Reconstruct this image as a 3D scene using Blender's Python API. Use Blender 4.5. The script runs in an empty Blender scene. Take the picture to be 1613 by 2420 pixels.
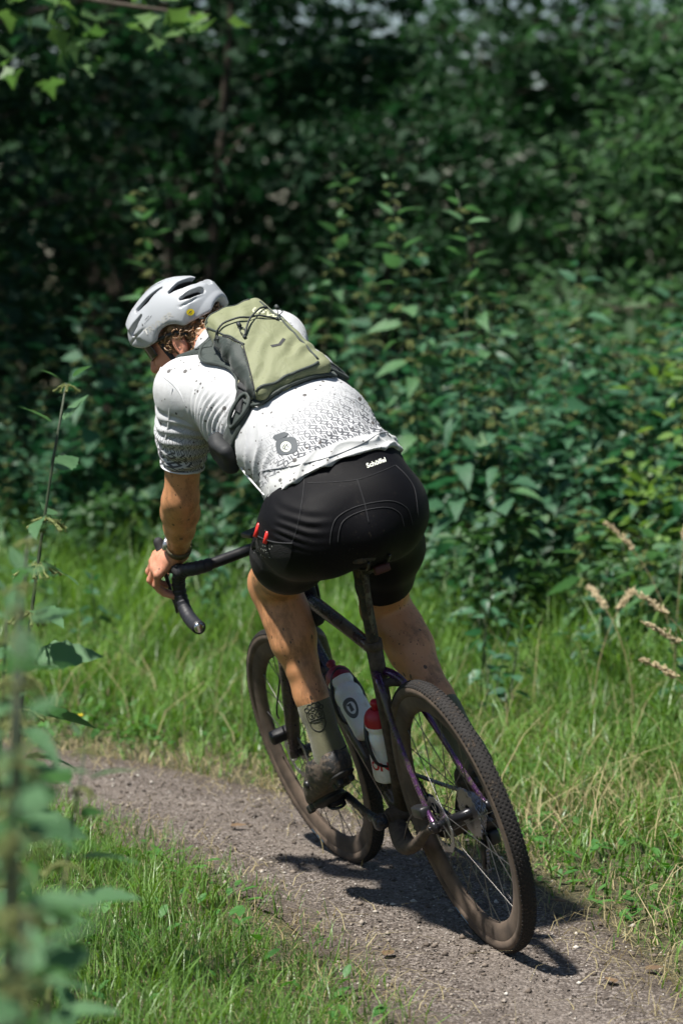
import bpy, bmesh, math, random
import numpy as np
from mathutils import Vector, Matrix, Quaternion, noise as mnoise
from mathutils.bvhtree import BVHTree

# ------------------------------------------------------------------ camera, sky, sun, exposure
scene = bpy.context.scene
coll = scene.collection
R = math.radians
rng = np.random.default_rng(7)
random.seed(7)

cam_d = bpy.data.cameras.new("camera"); cam = bpy.data.objects.new("camera", cam_d); coll.objects.link(cam)
cam.location = (0, 0, 1.675); cam.rotation_euler = (R(90 - 5.33), 0, 0)
cam_d.sensor_fit = 'VERTICAL'; cam_d.sensor_height = 36; cam_d.sensor_width = 24; cam_d.lens = 99.7
cam_d.clip_start = .1; cam_d.clip_end = 600
cam_d.dof.use_dof = True; cam_d.dof.focus_distance = 6.95; cam_d.dof.aperture_fstop = 3.2; cam_d.dof.aperture_blades = 0
scene.camera = cam

SUN = Vector((-.36, -.26, .90)).normalized()          # direction towards the sun
world = bpy.data.worlds.new("World"); scene.world = world; world.use_nodes = True
wn = world.node_tree.nodes; wl = world.node_tree.links
sky_tex = wn.new('ShaderNodeTexSky'); sky_tex.sky_type = 'NISHITA'; sky_tex.sun_disc = False
sky_tex.sun_elevation = math.asin(SUN.z); sky_tex.sun_rotation = math.atan2(SUN.x, SUN.y)
sky_tex.air_density = 1.0; sky_tex.dust_density = .6
wl.new(sky_tex.outputs[0], wn['Background'].inputs[0]); wn['Background'].inputs[1].default_value = .05
sun_d = bpy.data.lights.new("sun", 'SUN'); sun_d.energy = 5.0; sun_d.angle = R(2.4); sun_d.color = (1, .955, .88)
sun_o = bpy.data.objects.new("sun", sun_d); coll.objects.link(sun_o)
sun_o.rotation_euler = (-SUN).to_track_quat('-Z', 'Y').to_euler(); sun_o.location = SUN * 30
vs = scene.view_settings; vs.view_transform = 'Standard'; vs.look = 'None'; vs.exposure = 0.8; vs.gamma = 1.0
vs.use_curve_mapping = False
scene.cycles.use_denoising = True
scene.cycles.max_bounces = 4; scene.cycles.diffuse_bounces = 2; scene.cycles.glossy_bounces = 2
scene.cycles.transmission_bounces = 2; scene.cycles.transparent_max_bounces = 4; scene.cycles.use_adaptive_sampling = True; scene.cycles.adaptive_threshold = .03
scene.cycles.caustics_reflective = False; scene.cycles.caustics_refractive = False

# ------------------------------------------------------------------ basic helpers
def A(*a): return np.array(a, float)
def nrm(v): v = np.asarray(v, float); return v / np.linalg.norm(v)

def mesh(name, v, f, mat=None, smooth=True):
    me = bpy.data.meshes.new(name)
    v = np.asarray(v, np.float32).reshape(-1, 3)
    if isinstance(f, np.ndarray):
        n, k = f.shape
        me.vertices.add(len(v)); me.vertices.foreach_set('co', v.ravel())
        me.loops.add(n * k); me.loops.foreach_set('vertex_index', f.astype(np.int32).ravel())
        me.polygons.add(n); me.polygons.foreach_set('loop_start', np.arange(0, n * k, k, dtype=np.int32))
        me.update(calc_edges=True)
    else:
        me.from_pydata([tuple(map(float, p)) for p in v], [], [tuple(map(int, q)) for q in f])
    if smooth: me.polygons.foreach_set('use_smooth', np.ones(len(me.polygons), bool))
    if mat: me.materials.append(mat)
    me.update()
    return me

def link(o, parent=None):
    coll.objects.link(o)
    if parent: o.parent = parent
    return o

def obj(name, vf, mat, parent=None, smooth=True):
    me = vf if isinstance(vf, bpy.types.Mesh) else mesh(name, vf[0], vf[1], mat, smooth)
    return link(bpy.data.objects.new(name, me), parent)

def tag(o, label=None, cat=None, group=None, kind=None):
    if label: o['label'] = label
    if cat: o['category'] = cat
    if group: o['group'] = group
    if kind: o['kind'] = kind
    return o

def empty(name, loc=(0, 0, 0), parent=None):
    o = bpy.data.objects.new(name, None); o.location = loc; o.empty_display_size = .1
    return link(o, parent)

def fattr(me, name, vals, typ='FLOAT'):
    a = me.attributes.new(name, typ, 'POINT')
    a.data.foreach_set('vector' if typ == 'FLOAT_VECTOR' else 'value', np.asarray(vals, np.float32).ravel())

def join(*vfs):
    V, F, n = [], [], 0
    for v, f in vfs:
        V.append(np.asarray(v, float).reshape(-1, 3)); F += [tuple(i + n for i in q) for q in f]; n += len(V[-1])
    return np.concatenate(V), F

def cr(pts, n=6, closed=False):
    """Catmull-Rom through points (any dimension)."""
    P = np.asarray(pts, float); m = len(P); out = []
    for i in range(m if closed else m - 1):
        if closed: a, b, c, d = P[(i - 1) % m], P[i], P[(i + 1) % m], P[(i + 2) % m]
        else: a, b, c, d = P[max(i - 1, 0)], P[i], P[i + 1], P[min(i + 2, m - 1)]
        for t in np.arange(n) / n:
            out.append(.5 * (2 * b + (c - a) * t + (2 * a - 5 * b + 4 * c - d) * t * t + (3 * b - a - 3 * c + d) * t ** 3))
    if not closed: out.append(P[-1])
    return np.array(out)

def tube(path, rad, seg=10, caps=True, closed=False, side=None, flat=1.0):
    """sweep; rad scalar or list; flat squashes the section along the frame normal."""
    P = np.asarray(path, float); n = len(P)
    r = np.full(n, rad, float) if np.isscalar(rad) else np.interp(np.linspace(0, 1, n), np.linspace(0, 1, len(rad)), rad)
    fl = np.full(n, flat, float) if np.isscalar(flat) else np.interp(np.linspace(0, 1, n), np.linspace(0, 1, len(flat)), flat)
    T = np.gradient(P, axis=0)
    if closed: T = np.roll(P, -1, 0) - np.roll(P, 1, 0)
    T /= np.linalg.norm(T, axis=1)[:, None] + 1e-12
    ref = nrm(side) if side is not None else (A(0, 0, 1) if abs(T[0][2]) < .9 else A(1, 0, 0))
    V = []; N = ref - T[0] * (ref @ T[0]); N = nrm(N)
    a = np.linspace(0, 2 * np.pi, seg, endpoint=False)
    for i in range(n):
        if side is not None: N = nrm(ref - T[i] * (ref @ T[i]))
        else: N = nrm(N - T[i] * (N @ T[i]))
        Bn = np.cross(T[i], N)
        V.append(P[i] + r[i] * (np.cos(a)[:, None] * Bn + np.sin(a)[:, None] * N * fl[i]))
    V = np.concatenate(V); F = []
    for i in range(n if closed else n - 1):
        k = (i + 1) % n
        for j in range(seg):
            q = (j + 1) % seg
            F.append((i * seg + j, i * seg + q, k * seg + q, k * seg + j))
    if caps and not closed:
        F.append(tuple(range(seg - 1, -1, -1))); F.append(tuple((n - 1) * seg + j for j in range(seg)))
    return V, F

def lathe(prof, o=(0, 0, 0), axis=(0, 0, 1), seg=32, closed=False, ref=None):
    """prof [(radius, height)] turned about axis through o."""
    ax = nrm(axis); rf = A(1, 0, 0) if abs(ax[0]) < .9 else A(0, 0, 1)
    if ref is not None: rf = np.asarray(ref, float)
    u = nrm(rf - ax * (rf @ ax)); w = np.cross(ax, u); V, F = [], []
    a = np.linspace(0, 2 * np.pi, seg, endpoint=False); d = np.cos(a)[:, None] * u + np.sin(a)[:, None] * w
    for r_, h_ in prof: V.append(np.asarray(o) + ax * h_ + d * max(r_, 1e-5))
    m = len(prof)
    for i in range(m if closed else m - 1):
        k = (i + 1) % m
        for j in range(seg):
            q = (j + 1) % seg; F.append((i * seg + j, i * seg + q, k * seg + q, k * seg + j))
    return np.concatenate(V), F

def box(c, s, M=None, bev=.0):
    """box centre c, full size s, optional 3x3 columns M; bev chamfers the edges."""
    M = np.eye(3) if M is None else np.asarray(M, float)
    bm = bmesh.new(); bmesh.ops.create_cube(bm, size=1)
    for v in bm.verts: v.co = Vector((v.co.x * s[0], v.co.y * s[1], v.co.z * s[2]))
    if bev > 0: bmesh.ops.bevel(bm, geom=list(bm.edges), offset=bev, segments=2, profile=.6, affect='EDGES')
    bm.verts.index_update()
    V = np.array([v.co[:] for v in bm.verts]) @ M.T + np.asarray(c, float)
    F = [tuple(v.index for v in f.verts) for f in bm.faces]; bm.free()
    return V, F

def frame(x, up):
    """columns: forward x, left, up"""
    x = nrm(x); y = nrm(np.cross(up, x)); return np.stack([x, y, np.cross(x, y)], 1)

# ------------------------------------------------------------------ signed-distance modelling (smooth organic bodies)
class SDF:
    def __init__(s, lo, hi, h):
        s.o = np.asarray(lo, float); s.h = h
        s.n = np.ceil((np.asarray(hi, float) - s.o) / h).astype(int) + 1
        s.f = np.ones(s.n, np.float32) * .5
        s.ax = [(s.o[i] + h * np.arange(s.n[i])).astype(np.float32) for i in range(3)]
    def blk(s, lo, hi):
        a = np.clip(np.floor((np.asarray(lo) - s.o) / s.h).astype(int), 0, s.n - 1)
        b = np.clip(np.ceil((np.asarray(hi) - s.o) / s.h).astype(int) + 1, 1, s.n)
        sl = tuple(slice(a[i], max(b[i], a[i] + 1)) for i in range(3))
        return sl, s.ax[0][sl[0]][:, None, None], s.ax[1][sl[1]][None, :, None], s.ax[2][sl[2]][None, None, :]
    def put(s, fn, lo, hi, k, op):
        pad = k + 4 * s.h
        sl, X, Y, Z = s.blk(np.asarray(lo) - pad, np.asarray(hi) + pad)
        d = fn(X, Y, Z); Fv = s.f[sl]
        if op == '-': d = -d; r = np.maximum(Fv, d); sg = 1
        else: r = np.minimum(Fv, d); sg = -1
        if k > 0:
            hh = np.maximum(k - np.abs(Fv - d), 0) / k; r = r + sg * hh * hh * k * .25
        s.f[sl] = r
    def cap(s, a, b, ra, rb=None, k=.02, op='+', fa=None, ff=1.0):
        """tapered capsule; fa/ff: flatten axis and its stretch factor."""
        a = np.asarray(a, float); b = np.asarray(b, float); rb = ra if rb is None else rb
        m = max(ra, rb) * max(ff, 1)
        ba = b - a; L2 = ba @ ba + 1e-12
        if fa is not None: fa = nrm(fa)
        def fn(X, Y, Z):
            px, py, pz = X - a[0], Y - a[1], Z - a[2]
            t = np.clip((px * ba[0] + py * ba[1] + pz * ba[2]) / L2, 0, 1)
            qx, qy, qz = px - ba[0] * t, py - ba[1] * t, pz - ba[2] * t
            l2 = qx * qx + qy * qy + qz * qz
            if fa is not None:
                e = qx * fa[0] + qy * fa[1] + qz * fa[2]; l2 = l2 - e * e + (e / ff) ** 2
            return np.sqrt(l2) - (ra + (rb - ra) * t)
        s.put(fn, np.minimum(a, b) - m, np.maximum(a, b) + m, k, op)
    def chain(s, pts, rad, k=.015, **kw):
        for i in range(len(pts) - 1): s.cap(pts[i], pts[i + 1], rad[i], rad[i + 1], k=k, **kw)
    def ell(s, c, r, M=None, k=.02, op='+'):
        c = np.asarray(c, float); M = np.eye(3) if M is None else np.asarray(M, float); m = max(r)
        def fn(X, Y, Z):
            q = [(X - c[0]) * M[0, i] + (Y - c[1]) * M[1, i] + (Z - c[2]) * M[2, i] for i in range(3)]
            k0 = np.sqrt(sum((q[i] / r[i]) ** 2 for i in range(3))); k1 = np.sqrt(sum((q[i] / r[i] ** 2) ** 2 for i in range(3))) + 1e-9
            return k0 * (k0 - 1) / k1
        s.put(fn, c - m, c + m, k, op)
    def rbox(s, c, hs, M=None, r=.01, k=.005, op='+', taper=0.0):
        c = np.asarray(c, float); M = np.eye(3) if M is None else np.asarray(M, float); m = np.linalg.norm(hs) * (1 + abs(taper))
        def fn(X, Y, Z):
            q = [(X - c[0]) * M[0, i] + (Y - c[1]) * M[1, i] + (Z - c[2]) * M[2, i] for i in range(3)]
            if taper: q[0] = q[0] / (1 + taper * q[1] / hs[1])
            d = [np.abs(q[i]) - (hs[i] - r) for i in range(3)]
            out = np.sqrt(sum(np.maximum(x, 0) ** 2 for x in d))
            return out + np.minimum(np.maximum(np.maximum(d[0], d[1]), d[2]), 0) - r
        s.put(fn, c - m, c + m, k, op)
    def loft(s, secs, k=.03):
        """secs: (centre, lateral axis, half width, half depth)"""
        for (c0, l0, a0, b0), (c1, l1, a1, b1) in zip(secs[:-1], secs[1:]):
            c0, c1 = np.asarray(c0, float), np.asarray(c1, float); ba = c1 - c0; L2 = ba @ ba; tn = nrm(ba)
            l = nrm(np.asarray(l0, float) + np.asarray(l1, float)); l = nrm(l - tn * (l @ tn)); dp = np.cross(tn, l)
            def fn(X, Y, Z):
                px, py, pz = X - c0[0], Y - c0[1], Z - c0[2]
                t = np.clip((px * ba[0] + py * ba[1] + pz * ba[2]) / L2, 0, 1)
                qx, qy, qz = px - ba[0] * t, py - ba[1] * t, pz - ba[2] * t
                a, b = a0 + (a1 - a0) * t, b0 + (b1 - b0) * t
                ql = qx * l[0] + qy * l[1] + qz * l[2]; qd = qx * dp[0] + qy * dp[1] + qz * dp[2]; qa = qx * tn[0] + qy * tn[1] + qz * tn[2]
                m = np.minimum(a, b)
                return (np.sqrt((ql / a) ** 2 + (qd / b) ** 2 + (qa / m) ** 2) - 1) * m
            m = max(a0, a1, b0, b1); s.put(fn, np.minimum(c0, c1) - m, np.maximum(c0, c1) + m, k, '+')
    def cut(s, p, n, k=.0, lo=None, hi=None):
        """remove the half-space on the side n points to (inside an optional box)."""
        p = np.asarray(p, float); n = nrm(n)
        fn = lambda X, Y, Z: -((X - p[0]) * n[0] + (Y - p[1]) * n[1] + (Z - p[2]) * n[2])
        s.put(fn, s.o if lo is None else lo, s.o + s.n * s.h if hi is None else hi, k, '-')
    def mesh(s, sm=2):
        F = s.f; S = F < 0; nx, ny, nz = F.shape
        F[0], F[-1], F[:, 0], F[:, -1], F[:, :, 0], F[:, :, -1] = .1, .1, .1, .1, .1, .1
        S = F < 0
        cnt = np.zeros((nx - 1, ny - 1, nz - 1), np.int8)
        for i in (0, 1):
            for j in (0, 1):
                for k in (0, 1): cnt += S[i:nx - 1 + i, j:ny - 1 + j, k:nz - 1 + k]
        act = (cnt > 0) & (cnt < 8); idx = np.full(act.shape, -1, np.int32)
        I, J, K = np.nonzero(act); idx[act] = np.arange(len(I))
        acc = np.zeros((len(I), 3)); n = np.zeros(len(I))
        cs = [(i, j, k) for i in (0, 1) for j in (0, 1) for k in (0, 1)]
        for a in cs:
            for b in cs:
                if sum(abs(x - y) for x, y in zip(a, b)) == 1 and a < b:
                    fa = F[I + a[0], J + a[1], K + a[2]]; fb = F[I + b[0], J + b[1], K + b[2]]
                    m = (fa < 0) != (fb < 0); t = fa[m] / (fa[m] - fb[m])
                    acc[m] += np.array(a) + (np.array(b) - np.array(a)) * t[:, None]; n[m] += 1
        V = s.o + s.h * (np.stack([I, J, K], 1) + acc / n[:, None])
        Q = []
        def emit(m, c):                                    # quads round each crossing edge
            s0 = np.nonzero(m)
            return [idx[tuple(x + d for x, d in zip(s0, o))] for o in c], s0
        for axi in range(3):
            sa = [slice(1, -1)] * 3; sb = [slice(1, -1)] * 3; sa[axi] = slice(0, -1); sb[axi] = slice(1, None)
            A_, B_ = S[tuple(sa)], S[tuple(sb)]
            o1, o2 = [0, 0, 0], [0, 0, 0]; u, w = (axi + 1) % 3, (axi + 2) % 3
            o1[u] = 1; o2[w] = 1; o3 = [x + y for x, y in zip(o1, o2)]; ring = [(0, 0, 0), tuple(o1), tuple(o3), tuple(o2)]
            q, _ = emit(A_ & ~B_, ring); Q.append(np.stack(q, 1))
            q, _ = emit(~A_ & B_, ring); Q.append(np.stack(q[::-1], 1))
        Q = np.concatenate(Q); Q = Q[(Q >= 0).all(1)]
        V = lap(V, Q, sm)
        return V, Q

def lap(V, Q, it, w=.5):
    if it <= 0: return V
    e = np.concatenate([Q[:, [i, (i + 1) % 4]] for i in range(4)]); e = np.concatenate([e, e[:, ::-1]])
    deg = np.bincount(e[:, 0], minlength=len(V))[:, None]; deg = np.maximum(deg, 1)
    for _ in range(it):
        for ww in (w, -w * .92):
            s_ = np.stack([np.bincount(e[:, 0], weights=V[e[:, 1], c], minlength=len(V)) for c in range(3)], 1) / deg
            V = V + ww * (s_ - V)
    return V

def vnormals(V, Q):
    n = np.cross(V[Q[:, 2]] - V[Q[:, 0]], V[Q[:, 3]] - V[Q[:, 1]]); N = np.zeros_like(V)
    for i in range(4):
        for c in range(3): N[:, c] += np.bincount(Q[:, i], weights=n[:, c], minlength=len(V))
    return N / (np.linalg.norm(N, axis=1)[:, None] + 1e-12)

def nz(P, sc, seed=0.):
    """scalar noise at points"""
    return np.array([mnoise.noise(Vector((p[0] * sc + seed, p[1] * sc - seed, p[2] * sc + 2 * seed))) for p in P])

class Surf:
    """a surface that flat trims, prints, straps and cords are laid on."""
    def __init__(s, V, Q): s.t = BVHTree.FromPolygons([tuple(p) for p in V], [tuple(int(i) for i in q) for q in Q])
    def drop(s, p, N, far=.35):
        h = s.t.ray_cast(Vector(p + N * far), Vector(-N), far * 2.5)
        if h[0] is None: h = s.t.find_nearest(Vector(p))
        return np.array(h[0]), np.array(h[1])
    def patch(s, poly, fr, off=.0015, cell=.012, lift=None):
        """polygon in the frame (O, U, V, N) laid on the surface."""
        O, U, Vv, N = fr; bm = bmesh.new()
        bm.faces.new([bm.verts.new((x, y, 0)) for x, y in poly]); P = np.asarray(poly)
        for ax in (0, 1):
            for c in np.arange(P[:, ax].min() + cell * .5, P[:, ax].max(), cell):
                co = [0, 0, 0]; no = [0, 0, 0]; co[ax] = c; no[ax] = 1
                bmesh.ops.bisect_plane(bm, geom=bm.verts[:] + bm.edges[:] + bm.faces[:], plane_co=co, plane_no=no, dist=1e-6)
        bmesh.ops.triangulate(bm, faces=[f for f in bm.faces if len(f.verts) > 4]); bm.verts.index_update()
        q = np.array([v.co[:2] for v in bm.verts]); F = [tuple(v.index for v in f.verts) for f in bm.faces]; bm.free()
        return s.flat(q, F, fr, off, lift)
    def flat(s, q, F, fr, off=.0015, lift=None):
        O, U, Vv, N = fr; out = []
        for x, y in q:
            p, n = s.drop(O + U * x + Vv * y, N)
            if n @ N < 0: n = N
            out.append(p + N * (off + (lift(x, y) if lift else 0)))
        out = np.array(out)
        f = F[0]; nn = np.cross(out[f[1]] - out[f[0]], out[f[2]] - out[f[0]])
        if nn @ N < 0: F = [tuple(reversed(f)) for f in F]
        return out, F
    def cord(s, path, fr, rad, off=None, n=6, seg=8, lift=None, closed=False):
        O, U, Vv, N = fr; out = []; P = cr(path, n, closed)
        for i, (x, y) in enumerate(P):
            p, _ = s.drop(O + U * x + Vv * y, N); t = i / (len(P) - 1)
            out.append(p + N * ((rad * .6 if off is None else off) + (lift(t) if lift else 0)))
        return tube(out, rad, seg, closed=closed)
    def ribbon(s, pts, w, th=.002, n=6, off=.001):
        """strap through 3-D points, clinging to the surface"""
        P = []; Nn = []
        for p in cr(pts, n):
            h = s.t.find_nearest(Vector(p)); P.append(np.array(h[0])); Nn.append(np.array(h[1]))
        P = np.array(P); Nn = np.array(Nn); T = np.gradient(P, axis=0); V = []
        ks = np.array([-.5, -.47, -.2, .2, .47, .5]); hs = np.array([-.003, th, th, th, th, -.003])
        ww = np.full(len(P), w) if np.isscalar(w) else np.interp(np.linspace(0, 1, len(P)), np.linspace(0, 1, len(w)), w)
        for p, m, t, w_ in zip(P, Nn, T, ww):
            sd = nrm(np.cross(m, t))
            for k, h_ in zip(ks, hs):
                q = s.t.find_nearest(Vector(p + sd * k * w_)); V.append(np.array(q[0]) + m * (off + h_))
        c = len(ks); V = np.array(V); V = V.reshape(len(P), c, 3)
        for _ in range(4): V[1:-1] = (V[:-2] + 2 * V[1:-1] + V[2:]) / 4
        V = V.reshape(-1, 3)
        F = [(i * c + j, i * c + j + 1, (i + 1) * c + j + 1, (i + 1) * c + j) for i in range(len(P) - 1) for j in range(c - 1)]
        f = F[c // 2]; g = np.cross(V[f[1]] - V[f[0]], V[f[2]] - V[f[0]])
        if g @ Nn[0] < 0: F = [q[::-1] for q in F]
        return V, F
    def band(s, path, fr, w, off=.002, n=5, th=.002):
        """flat strap of width w along a 2-D path"""
        O, U, Vv, N = fr; P = cr(path, n); T = np.gradient(P, axis=0); T /= np.linalg.norm(T, axis=1)[:, None]
        nn = np.stack([-T[:, 1], T[:, 0]], 1); ww = np.interp(np.linspace(0, 1, len(P)), np.linspace(0, 1, len(w)), w) if not np.isscalar(w) else np.full(len(P), w)
        ks = np.array([-.5, -.46, -.2, .2, .46, .5]); hs = np.array([0, 1, 1, 1, 1, 0]) * th
        V = []
        for p, m, w_ in zip(P, nn, ww):
            for k, h in zip(ks, hs):
                d, _ = s.drop(O + U * (p[0] + m[0] * k * w_) + Vv * (p[1] + m[1] * k * w_), N); V.append(d + N * (off - .003 * (h == 0) + h))
        c = len(ks); F = [(i * c + j, (i + 1) * c + j, (i + 1) * c + j + 1, i * c + j + 1) for i in range(len(P) - 1) for j in range(c - 1)]
        V = np.array(V); f = F[c // 2]; g = np.cross(V[f[1]] - V[f[0]], V[f[2]] - V[f[0]])
        if g @ N < 0: F = [q[::-1] for q in F]
        return V, F

_txt = {}
def text2d(body, size=1.0, bold=0.0, shear=0.0):
    c = bpy.data.curves.new("t", 'FONT'); c.body = body; c.size = size; c.offset = bold; c.shear = shear; c.resolution_u = 3
    c.align_x = 'CENTER'; c.align_y = 'CENTER'
    o = bpy.data.objects.new("t", c); coll.objects.link(o); bpy.context.view_layer.update()
    me = o.evaluated_get(bpy.context.evaluated_depsgraph_get()).to_mesh()
    q = np.array([v.co[:2] for v in me.vertices]); F = [tuple(p.vertices) for p in me.polygons]
    bpy.data.objects.remove(o); bpy.data.curves.remove(c)
    return q, F

# ------------------------------------------------------------------ node-material helpers
class X:
    """scalar socket with arithmetic"""
    nt = None
    def __init__(s, k): s.k = k
    @staticmethod
    def m(op, *a, clamp=False):
        n = X.nt.nodes.new('ShaderNodeMath'); n.operation = op; n.use_clamp = clamp
        for i, v in enumerate(a):
            if isinstance(v, X): X.nt.links.new(v.k, n.inputs[i])
            else: n.inputs[i].default_value = float(v)
        return X(n.outputs[0])
    def __add__(s, o): return X.m('ADD', s, o)
    __radd__ = __add__
    def __sub__(s, o): return X.m('SUBTRACT', s, o)
    def __rsub__(s, o): return X.m('SUBTRACT', o, s)
    def __mul__(s, o): return X.m('MULTIPLY', s, o)
    __rmul__ = __mul__
    def __truediv__(s, o): return X.m('DIVIDE', s, o)
    def lt(s, o): return X.m('LESS_THAN', s, o)
    def gt(s, o): return X.m('GREATER_THAN', s, o)
    def abs(s): return X.m('ABSOLUTE', s)
    def floor(s): return X.m('FLOOR', s)
    def mn(s, o): return X.m('MINIMUM', s, o)
    def mx(s, o): return X.m('MAXIMUM', s, o)
    def step(s, a, b):
        n = X.nt.nodes.new('ShaderNodeMapRange'); n.interpolation_type = 'SMOOTHSTEP'; X.nt.links.new(s.k, n.inputs[0])
        n.inputs[1].default_value = a; n.inputs[2].default_value = b; return X(n.outputs[0])

class Mat:
    def __init__(s, name, rough=.6, metal=0., spec=.5, **kw):
        s.m = bpy.data.materials.new(name); s.m.use_nodes = True; s.nt = s.m.node_tree; X.nt = s.nt
        s.b = s.nt.nodes['Principled BSDF']; s.set('Roughness', rough); s.set('Metallic', metal); s.set('Specular IOR Level', spec)
        for k, v in kw.items(): s.set(k.replace('_', ' '), v)
        s._oc = None
    def set(s, k, v):
        i = s.b.inputs[k]
        if isinstance(v, X): s.nt.links.new(v.k, i)
        elif isinstance(v, (tuple, list)): i.default_value = (*v, 1) if len(v) == 3 and i.type == 'RGBA' else v
        elif hasattr(v, 'is_output'): s.nt.links.new(v, i)
        else: i.default_value = v
        return s
    def node(s, t): return s.nt.nodes.new(t)
    def oc(s):
        if s._oc is None: s._oc = s.node('ShaderNodeTexCoord').outputs['Object']
        return s._oc
    def vec(s, sx=1, sy=1, sz=1, src=None):
        n = s.node('ShaderNodeMapping'); s.nt.links.new(src or s.oc(), n.inputs[0]); n.inputs['Scale'].default_value = (sx, sy, sz); return n.outputs[0]
    def noise(s, sc, det=3, rough=.5, vec=None, dist=0.):
        n = s.node('ShaderNodeTexNoise'); s.nt.links.new(vec or s.oc(), n.inputs['Vector'])
        n.inputs['Scale'].default_value = sc; n.inputs['Detail'].default_value = det; n.inputs['Roughness'].default_value = rough; n.inputs['Distortion'].default_value = dist
        return X(n.outputs['Fac'])
    def voro(s, sc, vec=None, feat='F1', out='Distance', rnd=1.):
        n = s.node('ShaderNodeTexVoronoi'); n.feature = feat; s.nt.links.new(vec or s.oc(), n.inputs['Vector']); n.inputs['Scale'].default_value = sc
        n.inputs['Randomness'].default_value = rnd; return X(n.outputs[out]) if out == 'Distance' else n.outputs[out]
    def attr(s, name, vec=False):
        n = s.node('ShaderNodeAttribute'); n.attribute_name = name
        return n.outputs['Vector'] if vec else X(n.outputs['Fac'])
    def sep(s, v):
        n = s.node('ShaderNodeSeparateXYZ'); s.nt.links.new(v, n.inputs[0]); return [X(o) for o in n.outputs]
    def rand(s): return X(s.node('ShaderNodeObjectInfo').outputs['Random'])
    def mix(s, f, a, b):
        n = s.node('ShaderNodeMix'); n.data_type = 'RGBA'
        if isinstance(f, X): s.nt.links.new(f.k, n.inputs[0])
        else: n.inputs[0].default_value = f
        for i, c in ((6, a), (7, b)):
            if isinstance(c, (tuple, list)): n.inputs[i].default_value = (*c, 1)
            else: s.nt.links.new(c, n.inputs[i])
        return n.outputs[2]
    def ramp(s, f, *st):
        n = s.node('ShaderNodeValToRGB'); s.nt.links.new(f.k, n.inputs[0]); e = n.color_ramp.elements
        while len(e) < len(st): e.new(.5)
        for i, (p, c) in enumerate(st): e[i].position = p; e[i].color = (*c, 1)
        return n.outputs[0]
    def bump(s, hgt, dist=.002, st=1.0):
        n = s.node('ShaderNodeBump'); s.nt.links.new(hgt.k, n.inputs['Height']); n.inputs['Distance'].default_value = dist; n.inputs['Strength'].default_value = st
        s.nt.links.new(n.outputs[0], s.b.inputs['Normal']); return s
    def col(s, c): return s.set('Base Color', c)

def plain(name, c, rough=.5, metal=0., var=.25, sc=40, bump=0., **kw):
    """paint, rubber, metal with slight wear in tone and gloss"""
    m = Mat(name, rough, metal, **kw); n = m.noise(sc, 4, .6)
    m.col(m.mix(n, tuple(x * (1 - var) for x in c), tuple(min(x * (1 + var), 1) for x in c)))
    m.set('Roughness', n * .25 + (rough - .12))
    if bump: m.bump(n, bump)
    return m.m

MUD1, MUD2 = (.026, .018, .013), (.105, .076, .054)
DRY1, DRY2 = (.030, .021, .015), (.150, .108, .078)
def muddy(name, c, amount, rough=.35, metal=0., fine=90, coarse=14, mudb=.0025, mud1=MUD1, mud2=MUD2, **kw):
    """a finish with dried mud over part of it; amount 0..1"""
    m = Mat(name, rough, metal, **kw)
    a = m.noise(coarse, 4, .65); b = m.noise(fine, 5, .7)
    k = (a * .55 + b * .45).step(.72 - .44 * amount, .80 - .44 * amount)
    mud = m.mix((m.noise(fine * .6, 3) * .5 + m.noise(coarse * 2.2, 4, .65).step(.30, .70) * .6), mud1, mud2)
    m.col(m.mix(k, c, mud)); m.set('Roughness', k * (.92 - rough) + rough)
    if metal: m.set('Metallic', (1 - k) * metal)
    m.bump(k * (b * .8 + .4), mudb); return m.m
# ------------------------------------------------------------------ materials of the bicycle
M_frame = muddy("frame_paint_muddy", (.014, .006, .016), .62, .22, .3, coarse=9, Coat_Weight=.5)
M_frame_mud = muddy("frame_thick_mud", (.020, .012, .020), .92, .4, fine=110, coarse=20, mudb=.005)
M_stay = muddy("stay_purple_paint", (.075, .022, .085), .52, .22, .5, fine=120, coarse=14, mudb=.003, Coat_Weight=.6)
M_tyre = muddy("tyre_sidewall_mud", (.05, .035, .026), .93, .8, fine=60, coarse=5, mudb=.001, mud1=DRY1, mud2=DRY2)
M_tread = muddy("tyre_tread_mud", (.014, .012, .011), .42, .85, fine=160, coarse=20, mudb=.002)
M_rim = muddy("rim_dried_mud", (.03, .025, .022), .93, .6, fine=45, coarse=4, mudb=.0008, mud1=DRY1, mud2=DRY2)
M_black = plain("black_plastic", (.012, .012, .014), .42)
M_rubber = plain("black_rubber", (.014, .014, .016), .75, bump=.0008, sc=120)
M_tape = plain("black_bar_tape", (.012, .013, .018), .55, sc=90, bump=.0006)
M_steel = muddy("drivetrain_steel", (.30, .30, .31), .38, .3, .9, fine=200, coarse=40, mudb=.001)
M_dark = muddy("dark_alloy", (.03, .03, .034), .35, .3, .6, fine=150, coarse=30, mudb=.0015)
M_crank = muddy("crank_alloy", (.045, .05, .065), .5, .3, .5, fine=110, coarse=18, mudb=.002)
M_chrome = plain("polished_plug", (.62, .62, .64), .12, 1., var=.1)
M_spoke = plain("bladed_spoke", (.10, .095, .09), .35, .7, var=.3)
M_saddle = muddy("saddle_cover", (.010, .010, .012), .62, .5, fine=70, coarse=16, mudb=.003)
M_redlens = plain("red_lens", (.05, .007, .006), .6, var=.3, sc=90)
M_bottle = Mat("bottle_white", .38, Subsurface_Weight=.15); 
_n = M_bottle.noise(30, 4); M_bottle.col(M_bottle.mix(_n.step(.55, .8), (.78, .79, .78), (.60, .58, .52))); M_bottle = M_bottle.m
M_cap = plain("bottle_cap_maroon", (.20, .012, .030), .45, var=.15)
M_capr = plain("bottle_cap_red", (.36, .010, .022), .45, var=.15)
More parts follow.
